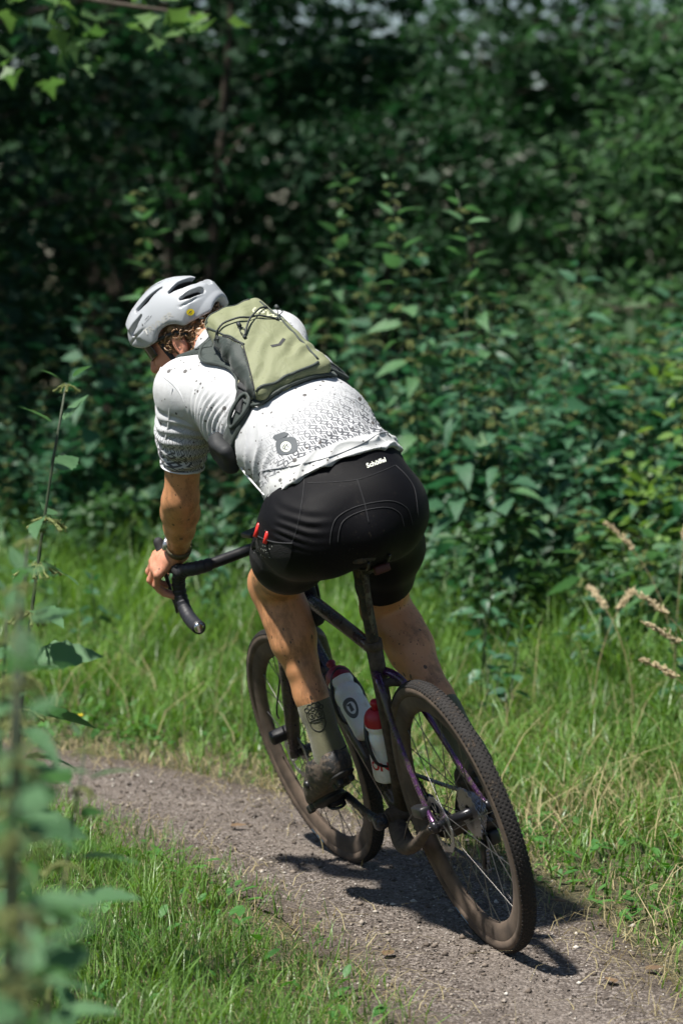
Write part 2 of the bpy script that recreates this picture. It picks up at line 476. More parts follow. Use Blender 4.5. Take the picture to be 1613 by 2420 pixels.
M_print_red = plain("red_print", (.55, .02, .03), .5, var=.05)
M_print_grey = plain("grey_print", (.10, .105, .11), .5, var=.1)
M_blue = plain("blue_print", (.05, .14, .24), .6, var=.3)
M_bag = plain("black_bag_fabric", (.008, .008, .009), .8, bump=.0006, sc=300)

# ------------------------------------------------------------------ the bicycle (local frame: x forward, y left, z up; leaning left into the turn)
BX, BY, YAW, LEAN, STEER = .3801, 6.6768, R(20.08), R(17.53), R(5.02)
BIKE = Matrix.Translation((BX, BY, 0)) @ Matrix.Rotation(math.pi / 2 + YAW, 4, 'Z') @ Matrix.Rotation(-LEAN, 4, 'X')
bike = empty("bicycle"); bike.matrix_world = BIKE
tag(bike, "mud-caked gravel bicycle with drop handlebars leaning left under the cyclist", "bicycle")
BB = A(.425, 0, .27); RA = A(0, 0, .345); FA = A(1.03, 0, .345); WR = .345
HA = R(71); SAX = A(-math.cos(HA), 0, math.sin(HA)); SPT = FA - A(math.sin(HA), 0, math.cos(HA)) * .05
_q = np.array(Quaternion(Vector(SAX), STEER).to_matrix())
def st(P):
    """turn points with the fork"""
    return (np.asarray(P, float) - SPT) @ _q.T + SPT
def stv(vf): return st(vf[0]), vf[1]

# frame
HT0, HT1 = A(.852, 0, .707), A(.797, 0, .868)
STD = nrm(A(-.166, 0, .492)); SC = BB + STD * .50
seat_tube = tube([BB, BB + STD * .2, BB + STD * .40, BB + STD * .50], [.021, .017, .019, .021], 16, side=(0, 1, 0))
frame_o = obj("frame", join(
    tube(cr([BB + A(.01, 0, .01), A(.56, 0, .41), A(.72, 0, .57), HT0 + A(-.012, 0, .025)], 6), [.027, .026, .027, .026], 18, side=(0, 1, 0), flat=[1.05, 1.1, 1.1]),
    tube(cr([SC + A(.01, 0, -.012), A(.44, 0, .768), A(.64, 0, .806), HT1 + A(-.005, 0, -.035)], 6), [.018, .0185, .020, .023], 18, side=(0, 1, 0), flat=[.85, .9, 1.0]),
    tube([HT0, (HT0 + HT1) / 2, HT1], [.028, .024, .025], 18)), M_frame, bike)
obj("seat_tube", seat_tube, M_frame_mud, frame_o)
obj("bottom_bracket_shell", join(lathe([(.001, -.046), (.022, -.046), (.025, -.04), (.025, .04), (.022, .046), (.001, .046)], BB, (0, 1, 0), 24),
    lathe([(.006, -.06), (.017, -.055), (.02, -.05)], BB, (0, 1, 0), 20), lathe([(.02, .05), (.017, .055), (.006, .06)], BB, (0, 1, 0), 20)), M_frame_mud, frame_o)
# seat-stays: dropped junction, bowed round the tyre
SJ = BB + STD * .425
for s in (1, -1):
    obj("seatstay", tube(cr([SJ + A(.004, s * .008, .0), A(.222, s * .026, .652), A(.165, s * .044, .570), A(.085, s * .058, .452), A(.022, s * .067, .372), A(-.004, s * .069, .346)], 7),
        [.012, .0115, .0092, .0080, .0085, .011], 12, side=(0, 1, 0), flat=[1.0, .85, .75, .8]), M_stay, frame_o)
    obj("chainstay", tube(cr([BB + A(.005, s * .026, -.012), A(.360, s * .046, .232), A(.285, s * .058, .228), A(.17, s * .066, .268), A(.06, s * .070, .325), A(-.006, s * .071, .343)], 7),
        [.020, .021, .020, .0145, .012, .013], 14, side=(0, 1, 0), flat=[1.15, 1.3, 1.3, 1.0, .8]), M_frame_mud, frame_o)
    obj("dropout", join(lathe([(.001, -.008), (.015, -.008), (.016, 0), (.013, .008), (.001, .008)], RA + A(0, s * .071, 0), (0, 1, 0), 20),
        lathe([(.001, -.003), (.006, -.003), (.007, .004), (.001, .005)], RA + A(0, s * .081, 0), (0, 1, 0), 12)), M_dark, frame_o)
obj("stay_bridge", tube(cr([A(.232, .03, .642), A(.243, 0, .650), A(.232, -.03, .642)], 5), .011, 10), M_frame_mud, frame_o)

# fork
fork = obj("fork", join(*[stv(v) for v in (
    tube([HT0 + SAX * .002, HT0 - SAX * .03], [.027, .030], 18),
    *[tube(cr([HT0 - SAX * .018 + A(0, s * .012, 0), HT0 - SAX * .045 + A(0, s * .045, 0), A(.905, s * .056, .56), A(.975, s * .058, .44), A(1.022, s * .057, .362), A(1.03, s * .057, .34)], 7),
        [.020, .021, .018, .0145, .012, .013], 14, side=(0, 1, 0), flat=[1.0, 1.3, 1.5, 1.3]) for s in (1, -1)])]), M_frame, bike)
obj("brake_caliper", stv(join(box((1.005, .078, .42), (.034, .03, .085), frame((.5, 0, -.86), (0, 1, 0)), .008), tube(cr([(1.0, .08, .465), (.965, .09, .50), (.93, .06, .60), (.88, .05, .72)], 6), .0026, 6))), M_black, fork)

# handlebar and stem
stem_o = obj("stem", stv(join(tube([HT1 - SAX * -.002, HT1 + SAX * .062], [.020, .018], 16),
    tube([HT1 + SAX * .045, HT1 + SAX * .050 + A(.035, 0, .012), A(.856, 0, .949)], [.0165, .0155, .0175], 14),
    lathe([(.016, -.028), (.021, -.024), (.021, .024), (.016, .028)], A(.866, 0, .952), (0, 1, 0), 18))), M_black, bike)
obj("bike_computer_mount", stv(box((.905, .012, .982), (.07, .05, .014), None, .004)), M_black, stem_o)
bar_half = lambda s: cr([A(.866, 0, .952), A(.869, s * .09, .954), A(.873, s * .165, .957), A(.890, s * .203, .958), A(.930, s * .220, .956), A(.968, s * .227, .938), A(.985, s * .232, .900), A(.975, s * .239, .858), A(.940, s * .246, .832), A(.895, s * .252, .820), A(.862, s * .256, .816)], 7)
handlebar = obj("handlebar", stv(join(tube(bar_half(1)[:30], .0145, 14), tube(bar_half(-1)[:30], .0145, 14))), M_black, bike)
for s in (1, -1):
    P = bar_half(s)[14:]; d = np.concatenate([[0], np.cumsum(np.linalg.norm(np.diff(P, axis=0), axis=1))])
    tt = np.linspace(0, d[-1], 150); P2 = np.stack([np.interp(tt, d, P[:, i]) for i in range(3)], 1)
    saw = ((tt / .017) % 1.0)
    obj("bar_tape", stv(tube(P2, .0190 - .0022 * saw - .0026 * np.exp(-tt / .006), 14)), M_tape, handlebar)
    e = P[-1]; dd = nrm(P[-1] - P[-2])
    obj("bar_end_plug", stv(lathe([(.014, -.002), (.0145, .001), (.013, .0035), (.0075, .005), (.001, .0055)], e, dd, 20)), M_chrome, handlebar)
    H = SDF((.86, s * .23 - .07, .84), (1.08, s * .23 + .07, 1.08), .0025)
    H.chain([A(.945, s * .226, .953), A(.985, s * .229, .972), A(1.012, s * .231, .998), A(1.022, s * .231, 1.032)], [.019, .0185, .017, .0145], k=.012, fa=(0, 1, 0), ff=.95)
    H.cap(A(1.0, s * .231, .965), A(1.022, s * .233, .985), .017, .017, k=.012)
    V, Q = H.mesh(2); hood = obj("brake_hood", (st(V), Q), M_rubber, handlebar)
    obj("brake_lever", stv(tube(cr([A(1.026, s * .233, .985), A(1.036, s * .236, .95), A(1.032, s * .240, .90), A(1.020, s * .244, .855), A(1.026, s * .246, .838)], 6), [.010, .009, .0085, .008, .005], 12, side=(0, 1, 0), flat=.55)), M_black, handlebar)
obj("brake_hose", stv(tube(cr([(.90, .05, .945), (.915, .03, .90), (.90, .01, .84), (.865, .006, .78)], 8), .003, 6)), M_black, handlebar)

# saddle, post and the small red lamp below it
S = SDF((-.06, -.10, .93), (.36, .10, 1.08), .003)
S.loft([(A(.045, 0, 1.012), (0, 1, 0), .066, .020), (A(.10, 0, 1.010), (0, 1, 0), .070, .021), (A(.17, 0, 1.008), (0, 1, 0), .042, .020), (A(.25, 0, 1.006), (0, 1, 0), .022, .018), (A(.30, 0, 1.002), (0, 1, 0), .019, .016)], k=.012)
S.cap((.0, 0, .998), (.3, 0, .99), .007, .007, k=.0, op='-'); 
V, Q = S.mesh(2); saddle = obj("saddle", (V, Q), M_saddle, bike)
for s in (1, -1):
    obj("saddle_rail", tube(cr([(.03, s * .028, .995), (.07, s * .024, .972), (.17, s * .022, .966), (.24, s * .016, .975), (.28, s * .008, .993)], 6), .0035, 8), M_dark, saddle)
PT = A(.180, 0, .962)
post = obj("seatpost", join(tube([SC - STD * .06, SC + STD * .05, SC + STD * .15, PT - STD * .01], [.0155, .0155, .0155, .017], 16), box(PT + A(0, 0, .006), (.042, .054, .026), None, .006), box(PT + A(0, 0, -.012), (.03, .034, .03), None, .006)), M_saddle, bike)
obj("seat_clamp", lathe([(.0165, -.012), (.022, -.010), (.022, .010), (.0165, .012)], SC + STD * .004, STD, 20), M_frame_mud, frame_o)
lamp = obj("rear_lamp", box((.070, -.012, .962), (.016, .042, .022), None, .006), M_redlens, bike)
obj("lamp_bracket", tube([(.078, -.012, .966), (.12, -.006, .955), (.172, 0, .945)], [.009, .006, .008], 8), M_black, lamp)
# drip-shaped mud strip caked down the back of the post
obj("caked_mud", tube(cr([PT + A(-.014, .004, .0), PT + A(-.010, .006, -.06) , PT + A(.012, .008, -.12), PT + A(.032, .007, -.18)], 8), [.004, .0062, .006, .0045, .001], 8, side=(0, 1, 0), flat=1.3), muddy("pale_dry_mud", (.13, .12, .085), .55, .95, fine=160, coarse=50, mudb=.003), post)

# bags, cages
Bg = SDF((.64, -.07, .70), (.90, .08, .90), .0035)
Bg.rbox(A(.735, .004, .805), A(.058, .034, .060), frame((1, 0, .12), (0, 0, 1)), r=.024, k=.02); Bg.cap((.70, .0, .765), (.76, 0, .745), .026, .030, k=.03)
V, Q = Bg.mesh(2); N = vnormals(V, Q); V = V + N * (nz(V, 28)[:, None] * .005)
bag = obj("stem_bag", (V, Q), M_bag, bike)
obj("strap", tube(cr([(.70, .037, .80), (.70, .03, .862), (.70, -.03, .862), (.70, -.033, .80), (.70, -.02, .75), (.70, .02, .75)], 6, True), .0045, 6, closed=True), M_black, bag)
DT0, DT1 = A(.425, 0, .27), A(.84, 0, .73); DTD = nrm(DT1 - DT0); DTN = A(-DTD[2], 0, DTD[0])
STN = A(STD[2], 0, -STD[0])
def cage(base, d, n):
    P = []
    for s in (1, -1):
        P.append(tube(cr([base + n * -.001 + A(0, s * .012, 0), base + n * .006 + d * .02 + A(0, s * .037, 0), base + n * .035 + d * .07 + A(0, s * .040, 0), base + n * .062 + d * .115 + A(0, s * .022, 0), base + n * .073 + d * .13], 6), [.003, .0042, .0055, .0055, .004], 8))
    P.append(tube(cr([base + d * .12, base + d * -.03, base + d * -.052 + n * .01, base + d * -.055 + n * .045], 6), [.004, .005, .005, .004], 8))
    return join(*P)
def bottle(base, d, n, label, capm, printer, h=.0):
    """base: centre of the bottom; d axis; n away from the tube"""
    e = empty("water_bottle"); e.matrix_world = BIKE
    tag(e, label, "bottle", "water bottles in the frame cages")
    body = obj("bottle_body", lathe([(.001, 0), (.030, 0), (.0355, .005), (.0365, .012), (.0365, .095), (.0345, .103), (.0345, .108), (.0365, .114), (.0365, .128), (.034, .138), (.0285, .146), (.0285, .150), (.0335, .157), (.0345, .164), (.0345, .170)], base, d, 40), M_bottle, e)
    c = obj("bottle_cap", lathe([(.0350, .169), (.0353, .176), (.0335, .187), (.029, .197), (.021, .205), (.013, .209)], base, d, 40), capm, e)
    obj("nozzle", lathe([(.0105, .207), (.0095, .220), (.0125, .223), (.0125, .229), (.0095, .233), (.004, .234), (.001, .234)], base, d, 24), capm, c)
    V = np.array(lathe([(.0365, .0), (.0365, .14)], base, d, 60)[0]); printer(e, base, d, n, body)
    return e
def wrap(q, base, d, n, ang, z, r=.0370):
    """2-D print wrapped round a bottle: x along the girth, y along the axis"""
    w = np.cross(d, n); a = ang + q[:, 0] / r
    return base + d * (z + q[:, 1])[:, None] + r * (np.cos(a)[:, None] * n + np.sin(a)[:, None] * w)
def print_drop(e, base, d, n, body):
    a = np.linspace(0, 2 * np.pi, 40, endpoint=False)
    o = np.stack([.020 * np.cos(a), .030 * np.sin(a) + .004 * np.cos(2 * a)], 1); i = o * .60 + A(.002, -.002)
    V = wrap(np.concatenate([o, i]), base, d, n, PA1, .075); F = [(k, (k + 1) % 40, 40 + (k + 1) % 40, 40 + k) for k in range(40)]
    obj("printed_logo", (V, F), M_print_grey, body)
    q = np.array([(-.004, -.013), (.006, -.013), (.006, .010), (-.006, .010), (-.006, .006), (-.002, .005)]); obj("printed_stroke", (wrap(q, base, d, n, PA1, .075), [(0, 1, 2, 3, 4, 5)]), M_print_grey, body)
def print_on(e, base, d, n, body):
    q, F = text2d("ON", .034, .0012); q = np.stack([-q[:, 0], q[:, 1]], 1) * A(1, 1)
    q = q * A(-1, 1); obj("printed_letters", (wrap(q * A(1, 1), base, d, n, PA2, .055, .0371), F), M_print_red, body)
PA1, PA2 = -.62, 2.3
b1 = DT0 + DTD * .205 + DTN * .071; b2 = BB + STD * .070 + STN * .068
cg = obj("bottle_cage", cage(DT0 + DTD * .265 + DTN * .030, DTD, DTN), M_black, frame_o)
cg = obj("bottle_cage", cage(BB + STD * .130 + STN * .028, STD, STN), M_black, frame_o)
bottle(b1, DTD, DTN, "white water bottle with dark red cap and grey drop mark on the down tube", M_cap, print_drop)
bottle(b2, STD, STN, "white water bottle with bright red cap and red letters on the seat tube", M_capr, print_on)

# ------------------------------------------------------------------ wheels
def wheel(name, c, steer, rear):
    w = empty(name, (0, 0, 0), bike)
    w.matrix_local = (Matrix.Translation(Vector(st(c))) @ Matrix(_q.tolist()).to_4x4()) if steer else Matrix.Translation(Vector(c))
    r0 = WR - .0215
    th = np.linspace(-2.45, 2.45, 19); prof = [(r0 + .0195 * math.cos(t), .0205 * math.sin(t)) for t in th]
    tyre = obj("tyre", lathe(prof, (0, 0, 0), (0, 1, 0), 128), M_tyre, w)
    # tread: staggered knobs
    V, F = [], []; kv = np.array([(-1, -1, 0), (1, -1, 0), (1, 1, 0), (-1, 1, 0), (-.75, -.7, 1), (.75, -.7, 1), (.75, .7, 1), (-.75, .7, 1)], float)
    kf = [(0, 1, 5, 4), (1, 2, 6, 5), (2, 3, 7, 6), (3, 0, 4, 7), (4, 5, 6, 7)]; n = 0
    for row, tw, sz, hh in ((-.95, 0, (.0055, .0026), .0034), (-.55, .5, (.005, .003), .0026), (-.18, 0, (.0045, .003), .002), (.18, .5, (.0045, .003), .002), (.55, 0, (.005, .003), .0026), (.95, .5, (.0055, .0026), .0034)):
        for i in range(150):
            a = (i + tw) / 150 * 2 * np.pi; er = A(math.cos(a), 0, math.sin(a)); et = A(-math.sin(a), 0, math.cos(a)); ey = A(0, 1, 0)
            nn = er * math.cos(row) + ey * math.sin(row); tt = -er * math.sin(row) + ey * math.cos(row)
            p = er * r0 + nn * .0192
            V.append(p + kv[:, :1] * et * sz[0] + kv[:, 1:2] * tt * sz[1] + kv[:, 2:] * nn * hh); F += [tuple(k + n for k in f) for f in kf]; n += 8
    t_ = obj("tread", (np.concatenate(V), F), M_tread, w, smooth=False); t_['kind'] = 'stuff'
    tp = [(r0 + .0199 * math.cos(t), .0208 * math.sin(t)) for t in np.linspace(-1.08, 1.08, 11)]
    obj("tread_band", lathe(tp, (0, 0, 0), (0, 1, 0), 128), M_tread, w)
    rp = [(r0 - .014, -.0150), (r0 - .022, -.0150), (r0 - .040, -.0125), (r0 - .054, -.0065), (r0 - .058, 0), (r0 - .054, .0065), (r0 - .040, .0125), (r0 - .022, .0150), (r0 - .014, .0150)]
    obj("rim", lathe(rp, (0, 0, 0), (0, 1, 0), 128), M_rim, w)
    V, F = [], []                                                     # worn blue marking on the sidewall
    for i, (w_, k_) in enumerate(((.010, 1.), (.006, .7), (.009, 1.), (.004, .8), (.010, .9), (.007, 1.))):
        a0 = -1.20 + i * .036; n = len(V)
        for a_, t_ in ((a0, 1.75), (a0 + w_ / r0 * 1.4, 1.75), (a0 + w_ / r0 * 1.4, 1.75 - .20 * k_), (a0, 1.75 - .20 * k_)):
            rr_ = r0 + .0200 * math.cos(t_); V.append((rr_ * math.cos(a_), .0213 * math.sin(t_), rr_ * math.sin(a_)))
        F.append((n, n + 1, n + 2, n + 3))
    obj("sidewall_marking", (np.array(V), F), M_blue, w)
    hw = .040 if rear else .034
    hp = [(.006, -.062), (.010, -.060), (.012, -hw - .004), (.025, -hw - .002), (.026, -hw + .002), (.014, -hw + .010), (.012, 0), (.014, hw - .010), (.026, hw - .002), (.025, hw + .002), (.012, hw + .004), (.010, .060), (.006, .062)]
    obj("hub", lathe(hp, (0, 0, 0), (0, 1, 0), 28), M_dark, w)
    ro = r0 - .055; sm = {}
    for i in range(24):
        s = 1 if i % 2 else -1; a = i / 24 * 2 * np.pi; lead = .55 * (1 if (i // 2) % 2 else -1)
        p0 = A(.024 * math.cos(a + lead * 2.6), s * hw, .024 * math.sin(a + lead * 2.6)); p1 = A(ro * math.cos(a), s * .003, ro * math.sin(a))
        me = obj("spoke", tube([p0, (p0 + p1) / 2, p1 * .97 + p0 * .03, p1], [.0012, .0012, .0012, .0024], 6, caps=False), M_spoke, w)
    # brake disc: ring, arms and slots
    sy = .052; V, F, n = [], [], 72; ri, roo = .056, .070
    a = np.linspace(0, 2 * np.pi, n, endpoint=False)
    ring = np.concatenate([np.stack([(r_ + .0015 * np.sin(a * 12)) * np.cos(a), np.full(n, y_), (r_ + .0015 * np.sin(a * 12)) * np.sin(a)], 1) for r_, y_ in ((ri, sy), (roo, sy), (roo, sy + .0018), (ri, sy + .0018))])
    F = [(k * n + i, k * n + (i + 1) % n, ((k + 1) % 4) * n + (i + 1) % n, ((k + 1) % 4) * n + i) for k in range(4) for i in range(n)]
    arms = [tube([A(.016 * math.cos(b), sy + .001, .016 * math.sin(b)), A(.058 * math.cos(b + .5), sy + .001, .058 * math.sin(b + .5))], .0035, 6, side=(0, 1, 0), flat=.3) for b in np.arange(6) * math.pi / 3]
    obj("brake_disc", join((ring, F), *arms), M_steel, w, smooth=False)
    vp = A(-math.sin(2.2) * 0 + ro * math.cos(3.9), 0, ro * math.sin(3.9)); obj("valve", tube([vp, vp * .86], [.0035, .0025], 8), M_dark, w)
    if rear:
        cs = []
        for i in range(11):
            r_ = .062 - i * .0037; y0 = -.024 - i * .0034; k = 120
            a = np.linspace(0, 2 * np.pi, k, endpoint=False); rr = r_ + .0028 * np.sign(np.sin(a * (40 - 2 * i) * .5)); V = []
            for yy in (y0 - .001, y0 + .001):
                V.append(np.stack([rr * np.cos(a), np.full(k, yy), rr * np.sin(a)], 1)); 
            V += [np.stack([.02 * np.cos(a), np.full(k, yy), .02 * np.sin(a)], 1) for yy in (y0 - .001, y0 + .001)]
            F = [(j, (j + 1) % k, k + (j + 1) % k, k + j) for j in range(k)] + [(2 * k + j, 2 * k + (j + 1) % k, (j + 1) % k, j) for j in range(k)] + [(k + j, k + (j + 1) % k, 3 * k + (j + 1) % k, 3 * k + j) for j in range(k)]
            cs.append((np.concatenate(V), F))
        obj("cassette", join(*cs), M_steel, w, smooth=False)
    return w
wheel("rear_wheel", RA, False, True)
wheel("front_wheel", FA, True, False)
cal = obj("brake_caliper", join(box((.055, .073, .375), (.07, .028, .03), frame((.85, 0, -.1), (0, 0, 1)), .008), tube(cr([(.09, .073, .372), (.16, .078, .33), (.26, .07, .26)], 6), .0025, 6)), M_black, frame_o)

# ------------------------------------------------------------------ cranks, chain, derailleur
CA = R(15)
def crank(s):
    d = A(math.cos(CA), 0, math.sin(CA)) * (1 if s > 0 else -1); e = BB + A(0, s * .082, 0) + d * .1725; b0 = BB + A(0, s * .070, 0)
    c = obj("crank_arm", join(tube(cr([b0 - d * .020, b0 + d * .004, b0 + d * .05 + A(0, s * .006, 0), e - d * .02, e + d * .012], 6), [.012, .020, .0165, .0135, .015, .009], 14, side=(0, 1, 0), flat=.62),
        lathe([(.001, -.016), (.019, -.016), (.021, -.01), (.021, .008), (.015, .014), (.001, .014)], b0, (0, s, 0), 24)), M_crank, bike)
    pc = e + A(0, s * .046, 0)
    pd = [tube([e, e + A(0, s * .066, 0)], [.0065, .005], 10), box(pc - A(0, s * .010, 0), (.040, .044, .016), frame((1, 0, .25), (0, 0, 1)), .004),
          tube(cr([pc + A(-.030, -.026, -.008), pc + A(-.032, .010, -.008), pc + A(.032, .010, .008), pc + A(.032, -.026, .008)], 4, True), .004, 8, closed=True)]
    obj("pedal", join(*pd), M_dark, c); return e
PL, PR = crank(1), crank(-1)
def ring(r_, teeth, y, th=.002):
    k = teeth * 4; a = np.linspace(0, 2 * np.pi, k, endpoint=False); rr = r_ + .003 * np.where(np.arange(k) % 4 < 2, 1, -1)
    V = [np.stack([BB[0] + q * np.cos(a), np.full(k, yy), BB[2] + q * np.sin(a)], 1) for q, yy in ((rr, y), (rr, y + th), (r_ * .86, y + th), (r_ * .86, y))]
    return np.concatenate(V), [(m * k + j, m * k + (j + 1) % k, ((m + 1) % 4) * k + (j + 1) % k, ((m + 1) % 4) * k + j) for m in range(4) for j in range(k)]
cr_ = obj("chainring", join(ring(.088, 44, -.050), *[tube([BB + A(.015 * math.cos(b), -.052, .015 * math.sin(b)), BB + A(.079 * math.cos(b), -.050, .079 * math.sin(b))], [.011, .006], 8, side=(0, 1, 0), flat=.5) for b in CA + np.arange(4) * math.pi / 2 + .4]), M_dark, bike, smooth=False)
cy0, cy1 = -.048, -.040
rj0, rj1 = A(.012, -.047, .262), A(.060, -.047, .185)
top = [A(.425, cy0, .27 + .088), A(.21, -.044, .372), A(.005, cy1, .345 + .044)]
arcF = [A(.425 + .088 * math.sin(t), cy0, .27 + .088 * math.cos(t)) for t in np.linspace(math.pi * .97, 0.02, 14)]
arcR = [A(-.044 * math.sin(t), cy1, .345 + .044 * math.cos(t)) for t in np.linspace(0.1, 2.4, 10)]
low = [rj0 + A(.012, 0, .004), rj0 + A(.004, 0, -.012), rj1 + A(-.012, 0, .004), rj1 + A(.0, 0, -.013), A(.24, cy0, .184), A(.425, cy0, .182)]
loop = np.array(arcF + top[1:2] + arcR + low); loop = cr(loop, 8, True); d = np.concatenate([[0], np.cumsum(np.linalg.norm(np.diff(np.vstack([loop, loop[:1]]), axis=0), axis=1))])
nl = int(d[-1] / .0127); tt = np.linspace(0, d[-1], nl, endpoint=False); lp = np.stack([np.interp(tt, d, np.append(loop[:, i], loop[0, i])) for i in range(3)], 1)
V, F, n = [], [], 0
for i in range(nl):
    p, q = lp[i], lp[(i + 1) % nl]; m = frame(q - p, (0, 1, 0)) if True else None
    o = .0032 if i % 2 else .0018
    for s in (1, -1):
        v, f = box((p + q) / 2 + A(0, s * o, 0), (.0152, .0072, .0011), m); V.append(v); F += [tuple(k + n for k in x) for x in f]; n += len(v)
    v, f = tube([p + A(0, -.0042, 0), p + A(0, .0042, 0)], .0038, 6); V.append(v); F += [tuple(k + n for k in x) for x in f]; n += len(v)
ch = obj("chain", (np.concatenate(V), F), M_steel, bike, smooth=False)
der = obj("rear_derailleur", join(box((.012, -.078, .300), (.05, .026, .06), frame((.7, .2, -.7), (0, 1, 0)), .009), box((.022, -.070, .262), (.038, .03, .038), None, .010),
    tube([RA + A(0, -.078, -.01), A(.0, -.078, .31)], [.012, .013], 10), tube([rj0 + A(0, -.008, 0), (rj0 + rj1) / 2 + A(.01, -.008, 0), rj1 + A(0, -.008, 0)], [.012, .008, .010], 8, side=(0, 1, 0), flat=.35),
    tube([rj0 + A(0, .008, 0), rj1 + A(0, .008, 0)], [.010, .009], 8, side=(0, 1, 0), flat=.3)), M_black, bike)
for p in (rj0, rj1): obj("jockey_wheel", lathe([(.003, -.003), (.016, -.0025), (.018, 0), (.016, .0025), (.003, .003)], p, (0, 1, 0), 18), M_dark, der)
# ------------------------------------------------------------------ materials of the rider
def skin_mat():
    m = Mat("tanned_skin", .48, Subsurface_Weight=.12, Subsurface_Radius=(.012, .005, .003), Subsurface_Scale=.4)
    n = m.noise(18, 4, .6); f = m.noise(170, 2, .5)
    c = m.mix(n, (.44, .195, .085), (.62, .31, .152))
    zone = m.attr("reddish"); c = m.mix(zone, c, (.62, .27, .19))
    dust = m.noise(13, 5, .75, m.vec(1.3, 1.3, .55)).step(.47, .68) * m.attr("dusty"); c = m.mix(dust * .72, c, (.17, .085, .038)); sm_ = m.noise(26, 5, .8, m.vec(1, 1, .35)).step(.60, .70) * m.attr("dusty"); c = m.mix(sm_ * .7, c, (.060, .034, .018))
    v = m.voro(95, m.vec(1, 1, .55)); d = (v + (1 - m.noise(14, 3)) * .34).lt(.27) * m.attr("dusty")
    v2 = m.voro(38, m.vec(1, 1, .5)); d2 = (v2 + (1 - m.noise(23, 2)) * .45).lt(.33) * m.attr("dusty")
    c = m.mix(d.mx(d2) * .85, c, (.045, .030, .020)); m.col(c)
    m.bump(n * .4 + f * .2 + m.noise(700, 2) * .25, .0018); m.set('Roughness', f * .2 + .38); return m.m
M_skin = skin_mat()

def splatter(m, c, sc=(58, 24), lim=(.185, .165)):
    """dried mud splashes of several sizes"""
    a = (m.voro(sc[0]) + (1 - m.noise(7, 2)) * .32).lt(lim[0] + .13); b = (m.voro(sc[1]) + (1 - m.noise(11, 2)) * .30).lt(lim[1] + .10)
    return m.mix(a.mx(b) * .88, c, (.045, .038, .034))

def jersey_mat():
    m = Mat("white_jersey_print", .72, Sheen_Weight=.15)
    u, v, _ = m.sep(m.attr("puv", True)); fade = m.attr("fade")
    # rhombille lattice: nearest hexagon centre
    s3 = math.sqrt(3); S = 1 / .032
    u = u * S; v = v * S
    ax = u - u.floor() - .5; ay = v / s3; ay = (ay - ay.floor() - .5) * s3
    bu = u - .5; bv = v - s3 / 2
    bx = bu - bu.floor() - .5; by = bv / s3; by = (by - by.floor() - .5) * s3
    sel = (ax * ax + ay * ay).lt(bx * bx + by * by)
    gx = sel * ax + (1 - sel) * bx; gy = sel * ay + (1 - sel) * by
    ang = X.m('ARCTAN2', gy, gx); k3 = (ang + math.pi / 6 + 2 * math.pi) / (2 * math.pi / 3); sect = k3.floor(); loc = sect * (-2 * math.pi / 3) - (math.pi / 6 * 0 + math.pi / 3 - math.pi / 6)
    ca, sa = X.m('COSINE', loc), X.m('SINE', loc)
    rx_ = gx * ca - gy * sa; ry_ = gx * sa + gy * ca
    # rhomb coordinates along the two edges at +-60 degrees
    s_ = (rx_ + ry_ / s3) / (s3 / 3 * 1.0); t_ = (rx_ - ry_ / s3) / (s3 / 3 * 1.0)
    ds = (s_ - .5).abs(); dt = (t_ - .5).abs()
    which = X.m('FLOORED_MODULO', sect, 3.0)
    w = fade * .105 + .02
    ring = ((X.m('SQRT', (rx_ - .29) * (rx_ - .29) + ry_ * ry_) - .19).abs() - w * .55).lt(0)
    bars = ((ds - .17).abs() - w).lt(0) * dt.lt(.42)
    para = ((ds.mx(dt * .62) - .27).abs() - w).lt(0)
    p = which.lt(.5) * ring + which.gt(.5) * which.lt(1.5) * bars + which.gt(1.5) * para
    p = p * fade.gt(.03)
    base = m.mix(m.noise(5, 3).step(.35, .75), (.51, .52, .535), (.43, .44, .46))
    grime = m.noise(16, 5, .7).step(.58, .80); base = m.mix(grime * m.attr("grime"), base, (.30, .26, .21))
    hem = m.attr("hem"); base = m.mix(hem * .5, base, (.50, .51, .49))
    c = m.mix(p * (fade * .9 + .25).mn(1.0) * .93, base, (.030, .034, .045))
    c = splatter(m, c); m.col(c)
    m.bump(m.noise(900, 2) * .5 + m.noise(60, 3, vec=m.vec(1, .5, 1)) * .6, .0016); return m.m
M_jersey = jersey_mat()
def shorts_mat():
    m = Mat("black_lycra", .58, 0., .13, Sheen_Weight=.02, Sheen_Roughness=.4)
    n = m.noise(6, 3); dust = m.noise(55, 5, .75).step(.60, .80)
    x, y, z = m.sep(m.oc()); low = m.attr("dusty")
    c = m.mix(n, (.0016, .0016, .0024), (.0028, .0028, .0044)); c = m.mix(dust * low * .75, c, (.12, .10, .07))
    sp = (m.voro(120) + (1 - m.noise(9, 2)) * .36).lt(.245); c = m.mix(sp * .35, c, (.13, .12, .10)); m.col(c)
    m.bump(m.noise(1000, 1) * .4 + n * .3, .0012); return m.m
M_shorts = shorts_mat()
M_seam = plain("grey_seam_thread", (.011, .0115, .014), .7, var=.3, sc=400)
M_sock = Mat("olive_sock", .85, Sheen_Weight=.2); _v = M_sock.vec(1, 1, 1)
_c = M_sock.mix(M_sock.noise(30, 4), (.085, .083, .043), (.120, .116, .064)); M_sock.col(splatter(M_sock, _c, (120, 60), (.08, .06))); M_sock.bump(M_sock.noise(600, 2), .0015); M_sock = M_sock.m
M_shoe = muddy("shoe_leather_dusty", (.016, .015, .015), .60, .5, fine=60, coarse=16, mudb=.0012, mud2=(.15, .115, .085))
M_sole = muddy("shoe_sole", (.010, .010, .010), .35, .6, fine=80, mudb=.002)
